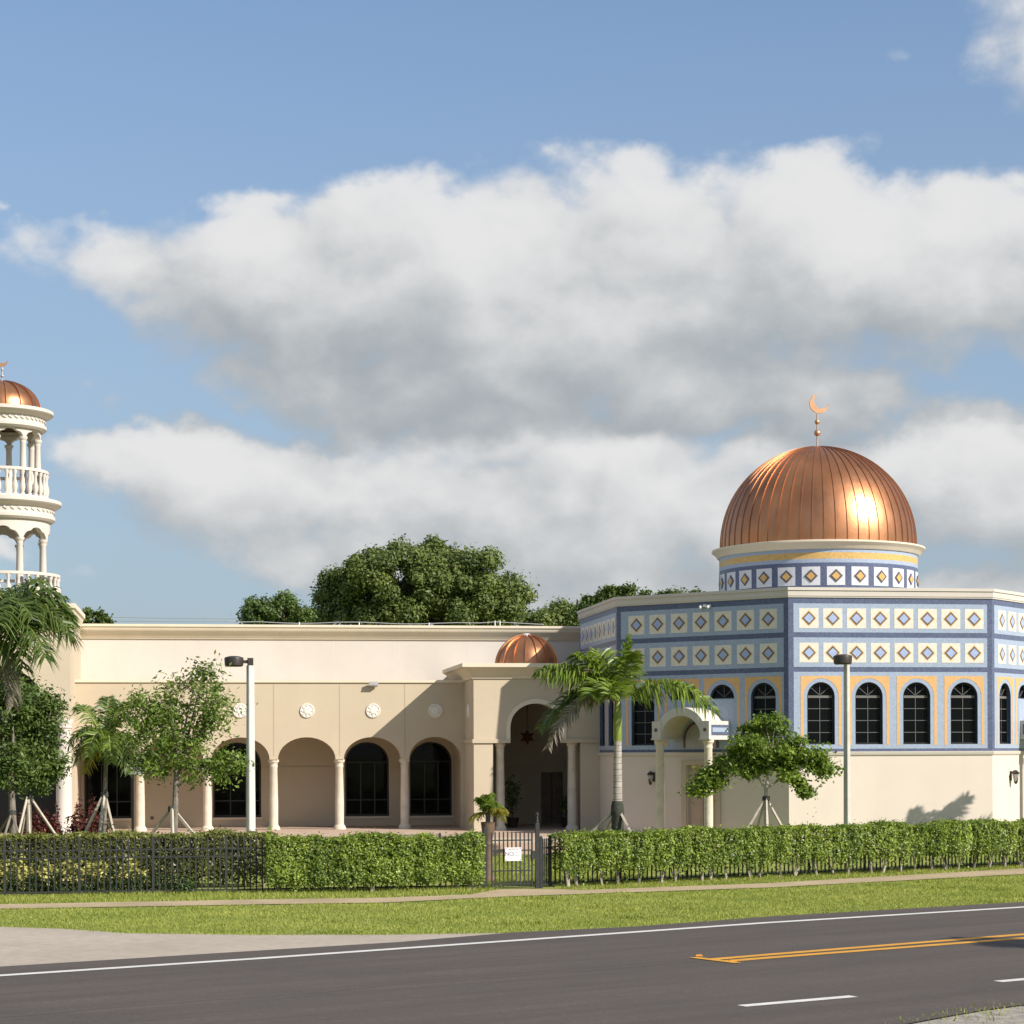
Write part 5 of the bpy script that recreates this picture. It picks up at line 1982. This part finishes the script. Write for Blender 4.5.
# ------------------------------------------------------------------ palms
def palm(name, x, ybase, Y, ytop, label, group, tr, shaft, fronds, lm, ll, w, tilt=0.0, rings=16, sleeve=None):
    """pixel offsets (right, up) and metres of depth give each frond's middle and tip"""
    s = Y / F
    o = at(x, ytop, Y)
    bx = at(x - tilt, 830, Y)
    base = Vector((bx.x, bx.y, 0))
    root = empty(name, base, 0, label, 'palm', group)
    e = MB()
    zs = o.z if shaft is None else at(x, shaft, Y).z
    n = rings * 4
    pts, rs = [], []
    for i in range(n + 1):
        t = i / n
        pts.append(base.lerp(Vector((o.x, o.y, zs)), t))
        rs.append(tr * (1.28 - 0.36 * t + 0.10 * math.exp(-t * 9)) * (1 + 0.035 * (1 if i % 4 == 0 else 0)))
    e.tube(pts, rs, 14, M['bark'] if shaft is None else M['palm_trunk'])
    e.build('trunk', root, base, smooth=50)
    if shaft is not None:
        e = MB()
        z1 = o.z
        h = z1 - zs
        e.lathe([(tr * .95, 0), (tr * 1.06, h * .08), (tr * 1.0, h * .5), (tr * .7, h * .9), (tr * .45, h * 1.05)], 14, M['crownshaft'], (o.x, o.y, zs))
        e.build('crownshaft', root, base)
    if sleeve:
        z0_, z1_ = at(x, sleeve[1], Y).z, at(x, sleeve[0], Y).z
        e = MB()
        e.lathe([(tr * 1.20, 0.0), (tr * 1.45, 0.02), (tr * 1.40, (z1_ - z0_) * .55), (tr * 1.62, (z1_ - z0_) * .62), (tr * 1.5, (z1_ - z0_) * .85), (tr * 1.25, z1_ - z0_)], 14, M['wrap'], (base.x, base.y, z0_))
        e.build('sleeve', root, base)
    for q in fronds:
        (x1, y1, d1), (x2, y2, d2) = q[0], q[1]
        opt = dict(q[2]) if len(q) > 2 else {}
        lmat = M[opt.pop('m', lm)]
        P0 = o + Vector((0, 0, -0.05))
        P1 = o + Vector((x1 * s, d1, y1 * s))
        P2 = o + Vector((x2 * s, d2, y2 * s))
        a = dict(n=78, ll=ll, w=w, droop=0.6, fluff=0.85)
        a.update(opt)
        frond('frond', (P0, P1, P2), lmat, root, base, **a)
    return root


def ringed_trunk():
    m, nt, bs = base_mat('palm_trunk')
    tc = nt.new('ShaderNodeTexCoord').outputs['Object']
    sp = nt.new('ShaderNodeSeparateXYZ')
    nt.l.new(tc, sp.inputs[0])
    n = nt.noise(tc, 6, 5, 0.65)
    z = nt.m('MULTIPLY_ADD', nt.m('SUBTRACT', n.outputs[0], 0.5), 0.06, sp.outputs[2])
    fr = nt.m('FRACT', nt.m('MULTIPLY', z, 6.2))
    c = nt.mix(nt.ss(n.outputs[0], 0.3, 0.7), (0.27, 0.245, 0.215, 1), (0.42, 0.385, 0.34, 1))
    c = nt.mix(nt.ss(fr, 0.22, 0.05, 0, 0.75), c, (0.12, 0.10, 0.085, 1))
    nt.l.new(c, bs.inputs['Base Color'])
    bs.inputs['Roughness'].default_value = 0.9
    return m


M['palm_trunk'] = ringed_trunk()
royal = palm('royal_palm', 617.5, 828, 55.0, 700, 'tall royal palm with green crownshaft and braced ringed trunk before the hall', 'royal palms', 0.115, 741,
             [((50, 38, -.3), (94, -10, -.7), dict(n=110, ll=0.85, droop=0.9, fwd=.4)), ((-42, 43, -.3), (-80, 28, -.6), dict(n=100, ll=0.8, droop=0.75, fwd=.4)), ((4, 36, .1), (13, 64, .1), dict(n=80, ll=0.50, fwd=.9, fluff=1.0, droop=.3)),
              ((-8, 42, .4), (-20, 50, .9), dict(n=80, ll=.7, droop=.35)), ((9, 38, -.4), (14, 46, -1.0), dict(n=80, ll=.6, droop=.3)), ((-22, 40, -.3), (-42, 44, -.7), dict(n=80, ll=.75, droop=.5)),
              ((-36, 24, -.6), (-70, -46, -1.1), dict(m='palm_dead', ll=0.50, droop=0.7, n=90)), ((-40, 24, .4), (-76, -26, .7), dict(m='palm_dark', droop=0.6, n=90)), ((-30, 26, .2), (-58, -14, .3), dict(m='palm_dark', n=90)),
              ((-4, 22, -1.0), (-12, 4, -1.8), dict(n=90, ll=0.75, droop=.3, fluff=1.2)), ((-13, 24, -.8), (-30, 4, -1.5), dict(n=90, ll=0.8, droop=.35)), ((8, 40, 1.0), (18, 34, 2.2), dict(m='palm_dark'))],
             'palm', 0.85, 0.060, rings=20, sleeve=(801, 835))
brace(618, 808, [(594, 0.2), (630, -0.4), (607, 0.8)], 55.0, 'two pale braces leaning on the royal palm trunk', 0.045)
fgp = palm('feather_palm', -13, 830, 46.0, 640, 'big dark feathery palm whose fronds hang over the minaret base', None, 0.20, None,
           [((50, 62, -.2), (88, 2, -.5), dict(n=110, ll=1.0, droop=0.75)), ((38, 72, .3), (72, 42, .6), dict(n=60, ll=0.8)), ((42, 50, -.8), (72, -20, -1.4), dict(n=95, ll=0.9, droop=0.8)),
            ((20, 58, -1.0), (34, 10, -2.2), dict(n=60, ll=0.9)), ((28, 70, .6), (44, 64, 1.3), dict(n=54, ll=0.6, fwd=.8)), ((28, 16, -.2), (29, -66, -.3), dict(m='palm_dead', ll=0.45, droop=1.0, fluff=.2)),
            ((-40, 55, 0), (-90, 10, 0), {}), ((-30, 60, -.8), (-60, 10, -1.8), {}), ((-24, 64, .8), (-56, 40, 1.8), {}), ((4, 70, .8), (8, 50, 2.2), {}), ((-6, 66, -.2), (-4, 92, -.3), dict(ll=0.5, fwd=1.0)), ((24, 30, -.5), (46, -30, -.9), dict(droop=0.8)), ((46, 66, .2), (84, 22, .3), dict(n=95, droop=.8)), ((30, 62, -.5), (58, 18, -1.2), dict(n=95))],
           'palm_dark', 0.8, 0.06)
yp = palm('young_palm', 106.5, 830, 53.0, 742, 'young palm with short arching fronds and a slim pale trunk before the first arch', None, 0.052, None,
          [((-16, 30, -.2), (-34, -4, -.4), dict(m='palm_dark')), ((-22, 38, .2), (-30, 36, .5), {}), ((14, 40, 0), (32, 16, .1), dict(m='palm_dark')), ((8, 44, .2), (18, 38, .5), {}), ((-6, 26, -.5), (-10, -14, -1.1), {}),
           ((6, 22, -.5), (12, -20, -1.0), {}), ((-10, 18, -.3), (-16, -30, -.5), dict(m='palm_yellow')), ((16, 24, -.3), (34, -14, -.5), dict(m='palm_dark')), ((-2, 40, .4), (-4, 46, .8), dict(m='palm_dark')), ((-20, 22, .1), (-32, -22, .1), dict(m='palm_dark')), ((10, 16, -.2), (24, -30, -.4), dict(m='palm_dark'))],
          'palm', 0.50, 0.042, tilt=-0.5 * 0 + 3.5)

# the same kind of palm just outside the frame: they throw the feathery shadows on the hall wall and on the road
def move_copy(src, dst, rz, label):
    c = copy_tree(src)
    c.location = dst
    c.rotation_euler = (0, 0, rz)
    c['label'] = label
    return c


move_copy(royal, (17.95, 54.8, -0.15), R(150), 'royal palm standing just beyond the photo edge beside the hall')
move_copy(royal, (16.7, 24.6, 1.1), R(65), 'royal palm standing across the road beyond the photo edge')

# potted palm by the gate
Y = 46.0
c = at(488, 822, Y)
pp = empty('potted_palm', (c.x, c.y, 0), 0, 'small yellowish palm in a clay urn beside the gate', 'potted plant')
e = MB()
zt = c.z
e.lathe([(.14, 0), (.14, .12), (.10, .18), (.085, zt - .55), (.11, zt - .50), (.09, zt - .42), (.13, zt - .28), (.155, zt - .08), (.165, zt), (.145, zt), (.13, zt - .06), (0, zt - .08)], 20, M['terra'], (c.x, c.y, 0))
e.build('urn', pp, (c.x, c.y, 0))
for k in range(26):
    a = 2 * PI * k / 26 + random.uniform(-.15, .15)
    el_ = random.uniform(0.1, 1.35)
    Lf = random.uniform(.38, .50)
    o = Vector((c.x, c.y, zt + .16))
    d = Vector((math.cos(a) * math.cos(el_), math.sin(a) * math.cos(el_), math.sin(el_)))
    frond('frond', (o, o + d * Lf * .6 + Vector((0, 0, .12)), o + d * Lf * 1.05 + Vector((0, 0, -.20 + .15 * el_))), M['palm_yellow'] if el_ < .55 else M['palm'], pp, (c.x, c.y, 0), n=24, ll=.24, w=.03, droop=.7, r0=.012)
e = MB()
e.tube([(c.x, c.y, zt - .08), (c.x, c.y, zt + .18)], [.05, .06], 8, M['bark'])
e.build('trunk', pp, (c.x, c.y, 0))
# dark plants inside the porch
for x, y, h, lb in ((512, 790, 1.35, 'dark leafy potted plant in the porch shade behind the first column'), (567, 815, 0.75, 'low dark potted plant in the porch shade beside the second column')):
    a = AB(x, BP + 2.6)
    q = BM @ Vector((a, BP + 2.6, FLOOR))
    ps_ = empty('porch_plant', q, 0, lb, 'potted plant', 'potted plants inside the porch')
    e = MB()
    e.lathe([(.16, 0), (.22, .30), (.23, .32), (.20, .32), (0, .29)], 16, M['terra_dark'], tuple(q))
    e.build('pot', ps_, q)
    n = 240
    d = norm(rng.normal(size=(n, 3)))
    P = np.array(q) + np.array([0, 0, .30 + h * .55]) + d * (0.35 + .65 * rng.random((n, 1))) * np.array([.32, .32, h * .5])
    leaf_mesh('foliage', P, d + rng.normal(size=(n, 3)) * .5, .16 * rng.uniform(.6, 1.3, n), M['leaf_dark'], ps_, q, .4)
    e = MB()
    e.tube([q + Vector((0, 0, .28)), q + Vector((0, 0, .3 + h * .6))], [.02, .01], 6, M['bark_dark'])
    e.build('stem', ps_, q)

# ------------------------------------------------------------------ trees behind the building
Y = 106.0
b = at(410, 700, Y)
tree('oak_tree', (b.x, b.y, 0), W(408, 640, Y), 0.42, eb([(402, 580, 56, 30, 42), (356, 592, 32, 18, 18), (455, 584, 46, 26, 34), (503, 600, 26, 17, 16), (418, 556, 28, 14, 9), (430, 614, 84, 22, 46), (478, 570, 24, 12, 7), (384, 558, 16, 10, 5), (336, 580, 12, 8, 4), (442, 556, 16, 8, 5), (362, 568, 16, 9, 4), (362, 614, 38, 12, 11), (322, 596, 9, 6, 3), (318, 616, 12, 8, 4)], Y, 0.8), 620, 0.60, 0.19,
     M['leaf_oak'], M['bark_dark'], 'huge spreading dark green oak rising behind the arcade roof', 'tree', 'trees behind the buildings', twigs=110, shell=0.55, ball=True, flat=0.8)
Y = 98.0
b = at(270, 700, Y)
tree('oak_tree', (b.x, b.y, 0), W(270, 640, Y), 0.25, eb([(262, 610, 13, 8, 7), (284, 603, 9, 8, 7), (272, 620, 24, 9, 10), (251, 615, 6, 5, 4), (298, 617, 12, 7, 6)], Y, 0.9), 420, 0.42, 0.16,
     M['leaf_dark'], M['bark_dark'], 'smaller dark oak beside the huge one, low over the roof', 'tree', 'trees behind the buildings', twigs=50, shell=0.45, ball=True)
Y = 112.0
b = at(560, 700, Y)
tree('oak_tree', (b.x, b.y, 0), W(560, 660, Y), 0.25, eb([(562, 617, 14, 9, 10), (541, 622, 15, 7, 8), (578, 622, 11, 9, 8)], Y, 0.9), 600, 0.55, 0.18,
     M['leaf_oak'], M['bark_dark'], 'rounded green tree between the huge oak and the hall', 'tree', 'trees behind the buildings', twigs=40, shell=0.5, ball=True)
Y = 92.0
for (xb, lst, lb, mt) in ((612, [(612, 593, 9, 6, 11), (603, 599, 7, 7, 8), (625, 590, 7, 6, 7), (618, 612, 16, 10, 10)], 'pale green treetop showing over the narrow side of the hall', 'leaf_far'),
                          (588, [(588, 603, 6, 5, 9), (582, 614, 9, 8, 8)], 'small dark treetop over the end of the long roof', 'leaf_dark'),
                          (660, [(645, 596, 4, 3, 4), (667, 595.5, 7, 2.5, 6), (656, 608, 16, 6, 10)], 'flat green treetop just clearing the hall cornice', 'leaf_dark'),
                          (694, [(678, 595.5, 4, 2, 3), (697, 594.5, 5, 2, 4), (688, 606, 14, 6, 9)], 'faint pale treetop low over the hall roof near the dome', 'leaf_far')):
    b = at(xb, 700, Y)
    tree('far_tree', (b.x, b.y, 0), W(xb, 640, Y), 0.2, eb(lst, Y, 0.9), 110, 0.15, 0.17, M[mt], M['bark_dark'], lb, 'tree', 'trees behind the buildings', twigs=24, shell=0.3)
    Y += 2.5
Y = 120.0
for (xb, lst, lb) in ((87, [(87, 614, 3, 6, 6), (87, 622, 6, 6, 6), (83, 620, 4, 5, 4)], 'thin pale tree over the roof beside the minaret'),
                      (99.5, [(99.5, 617, 4, 5, 8), (100, 623, 5, 4, 5)], 'small bushy treetop over the roof, second from the minaret'),
                      (107, [(107, 622.5, 3, 2.5, 4)], 'tiny grey-green treetop over the roof, third from the minaret')):
    b = at(xb, 700, Y)
    tree('far_tree', (b.x, b.y, 0), W(xb, 635, Y), 0.15, eb(lst, Y, 0.9), 70, 0.16, 0.22, M['leaf_far'], M['bark_dark'], lb, 'tree', 'trees behind the buildings', twigs=12, shell=0.3)
# overhead wires far behind
for (y0_, y1_, lb) in ((612.5, 619.0, 'upper thin overhead wire above the long roof'), (617.0, 621.5, 'lower thin overhead wire above the long roof')):
    e = MB()
    pts = [at(-60 + 340 * i / 10, y0_ + (y1_ - y0_) * (i - 2) / 8 + 2.2 * math.sin(PI * i / 10), 135.0) for i in range(11)]
    e.tube(pts, 0.022, 5, M['sign_grey'])
    tag(e.build('overhead_wire'), lb, 'wire', 'overhead wires')

# ------------------------------------------------------------------ lamps and the post sign
def lamp(xp, Y, ytop, wpx, rz, head_vec, label, pm):
    s = Y / F
    c = at(xp, ytop, Y)
    root = empty('street_lamp', (c.x, c.y, 0), 0, label, 'lamp', 'lamps on square poles')
    w = wpx * s / 2
    e = MB(Matrix.Translation((c.x, c.y, 0)) @ Matrix.Rotation(rz, 4, 'Z'))
    vs = []
    for z, k in ((0, 1.22), (c.z, 1.0)):
        q = w * k
        ch = q * 0.82
        vs += [(-ch, -q, z), (ch, -q, z), (q, -ch, z), (q, ch, z), (ch, q, z), (-ch, q, z), (-q, ch, z), (-q, -ch, z)]
    e.add(vs, [(i, (i + 1) % 8, 8 + (i + 1) % 8, 8 + i) for i in range(8)] + [tuple(range(8, 16))], M[pm])
    e.build('pole', root, (c.x, c.y, 0), smooth=20)
    hv = Vector(head_vec)
    L = hv.length
    A = Matrix.Translation((c.x, c.y, c.z + 0.10)) @ Matrix.Rotation(math.atan2(hv.y, hv.x), 4, 'Z')
    e = MB(A)
    e.box((-.07, -.07, -.10), (.07, .07, .09), M['lamp'])
    e.box((.05, -.035, -.045), (L - .18, .035, .035), M['lamp'])
    e.build('arm', root, (c.x, c.y, 0))
    e = MB(A)
    n = 12
    prof = [(0.0, -0.13), (.20, -0.13), (.235, -0.10), (.245, 0.06), (.235, 0.10), (.12, .135), (0, .14)]
    e.lathe(prof, 28, M['lamp'], (L, 0, 0), cap=False)
    e.build('lamp_head', root, (c.x, c.y, 0), smooth=30)
    e = MB(A)
    e.lathe([(0, -0.134), (.17, -0.134), (.17, -.1315)], 24, M['lamp_lens'], (L, 0, 0), cap=False)
    e.build('lens', root, (c.x, c.y, 0))
    return root


lamp(250.3, 52.0, 665.5, 6.2, R(32), (-0.40, -0.10, 0), 'white square pole lamp with a bronze drum head before the arcade', 'pole')
lamp(846.6, 54.0, 664.0, 4.7, R(47), (-0.17, -0.42, 0), 'weathered grey pole lamp with a bronze drum head before the hall windows', 'pole_dirty')

Y = 55.0
c = at(132.7, 800, Y)
sg2 = empty('post_sign', (c.x, c.y, 0), 0, 'blank grey sign plate on a thin black post behind the young tree', 'sign')
e = MB()
z1 = at(132.7, 760, Y).z
e.box((-.03, -.03, 0), (.03, .03, z1), M['black'])
e.build('post', sg2)
e = MB()
za, zb_ = at(132.7, 774.2, Y).z, at(132.7, 760, Y).z
e.slab([(-.20, za), (.34, za), (.34, zb_), (-.20, zb_)], [], -0.05, -0.035, M['sign_grey'])
e.build('sign_plate', sg2)

# ------------------------------------------------------------------ grass
def inside(P, poly):
    x, y = P[:, 0], P[:, 1]
    r = np.zeros(len(P), bool)
    j = len(poly) - 1
    for i in range(len(poly)):
        xi, yi = poly[i]
        xj, yj = poly[j]
        r ^= ((yi > y) != (yj > y)) & (x < (xj - xi) * (y - yi) / (yj - yi + 1e-12) + xi)
        j = i
    return r


def grass(name, poly, per, hmin, hmax, w, jitter=0.05, patch=0.7):
    polys = poly if isinstance(poly[0], list) else [poly]
    PP = []
    for pl in polys:
        pa = np.array(pl)
        lo, hi_ = pa.min(0) - .2, pa.max(0) + .2
        n = int((hi_[0] - lo[0]) * (hi_[1] - lo[1]) * per)
        P = lo + rng.random((n, 2)) * (hi_ - lo)
        PP.append(P[inside(P + rng.normal(0, jitter, (n, 2)), pl)])
    P = np.concatenate(PP)
    q = np.sin(P[:, 0] * 1.9 + np.sin(P[:, 1] * 1.3) * 2) + np.sin(P[:, 1] * 2.7 + P[:, 0] * .8) + .8 * np.sin(P[:, 0] * 5.3 - P[:, 1] * 4.1)
    n = len(P)
    h = rng.uniform(hmin, hmax, n) * (1 + 0.16 * q * patch)
    a = rng.uniform(0, 2 * PI, n)
    lean = rng.normal(0, 0.5, (n, 2)) * h[:, None]
    V = np.zeros((n, 3, 3))
    ww = w * rng.uniform(.6, 1.4, n)
    V[:, 0, 0] = P[:, 0] - np.cos(a) * ww / 2
    V[:, 0, 1] = P[:, 1] - np.sin(a) * ww / 2
    V[:, 1, 0] = P[:, 0] + np.cos(a) * ww / 2
    V[:, 1, 1] = P[:, 1] + np.sin(a) * ww / 2
    V[:, 2, 0] = P[:, 0] + lean[:, 0]
    V[:, 2, 1] = P[:, 1] + lean[:, 1]
    V[:, 2, 2] = h
    me = bpy.data.meshes.new(name)
    me.vertices.add(3 * n)
    me.vertices.foreach_set('co', V.reshape(-1))
    me.loops.add(3 * n)
    me.loops.foreach_set('vertex_index', np.arange(3 * n, dtype=np.int32))
    me.polygons.add(n)
    me.polygons.foreach_set('loop_start', np.arange(0, 3 * n, 3, dtype=np.int32))
    me.materials.append(M['grass'])
    me.update()
    at_ = me.attributes.new('tint', 'FLOAT', 'FACE')
    at_.data.foreach_set('value', np.clip(0.5 + 0.11 * q + rng.normal(0, .22, n), 0, 1).astype(np.float32))
    o = bpy.data.objects.new(name, me)
    COL.objects.link(o)
    return tag(o, kind='stuff')


verge = [g2(-60, 911), g2(0, 909.8), g2(256, 905.4), g2(384, 903.6), g2(512, 897.2), g2(768, 888.5), g2(1024, 874.8), g2(1090, 871), g2(1090, 899), g2(1024, 902.6), g2(768, 917.4), g2(640, 927.2), g2(512, 933.4), g2(450, 934.8), g2(384, 935.8), g2(256, 935.9), g2(128, 934.2), g2(64, 929.7), g2(0, 927.6), g2(-60, 926)]
grass('verge_grass', verge, 640, 0.018, 0.050, 0.016, 0.13)
def clumps(name, poly, count, per, rad, hmin, hmax):
    pa = np.array(poly)
    lo, hi_ = pa.min(0), pa.max(0)
    c = lo + rng.random((count * 8, 2)) * (hi_ - lo)
    c = c[inside(c, poly)][:count]
    for i, q in enumerate(c):
        r = rad * random.uniform(.5, 1.5)
        ring = [(q[0] + r * 1.6 * math.cos(a) * random.uniform(.6, 1.2), q[1] + r * math.sin(a) * random.uniform(.6, 1.2)) for a in np.linspace(0, 2 * PI, 9)[:-1]]
        yield ring, random.uniform(hmin, hmax)


grass('verge_weeds', [ring for ring, hh_ in clumps('verge_weeds', verge, 30, 1, 0.17, 0.07, 0.12)], 800, 0.04, 0.10, 0.020, 0.04)
strip = [g2(-60, 899), g2(0, 896), g2(250, 892), g2(484, 887), g2(500, 889.6), g2(470, 894.8), g2(384, 898.2), g2(256, 900.0), g2(0, 904.8), g2(-60, 906)]
grass('strip_grass', strip, 520, 0.04, 0.09, 0.018)
strip2 = [g2(556, 889.6), g2(580, 890.6), g2(768, 883.6), g2(1024, 868.7), g2(1090, 865), g2(1090, 858), g2(1024, 862.5), g2(768, 874), g2(640, 881), g2(556, 886)]
grass('strip_grass', strip2, 520, 0.03, 0.07, 0.018)
lawn = [(-1.2, 44.2), (3.0, 45.0), (3.2, 57.4), (-1.6, 57.2)]
grass('lawn_grass', lawn, 300, 0.04, 0.09, 0.022)
tuft = [g2(960, 1016), g2(985, 1009), g2(1010, 1006.5), g2(1030, 1004), g2(1040, 1012), g2(1000, 1014), g2(1000, 1030), g2(985, 1030)]
grass('shoulder_grass', tuft, 160, 0.03, 0.08, 0.014, 0.25)
edgeg = [g2(900, 1023.5), g2(950, 1014.8), g2(1024, 1004.2), g2(1090, 1000), g2(1090, 1001.6), g2(1024, 1006.2), g2(950, 1017), g2(900, 1026)]
grass('shoulder_grass', edgeg, 420, 0.02, 0.06, 0.014, 0.12)
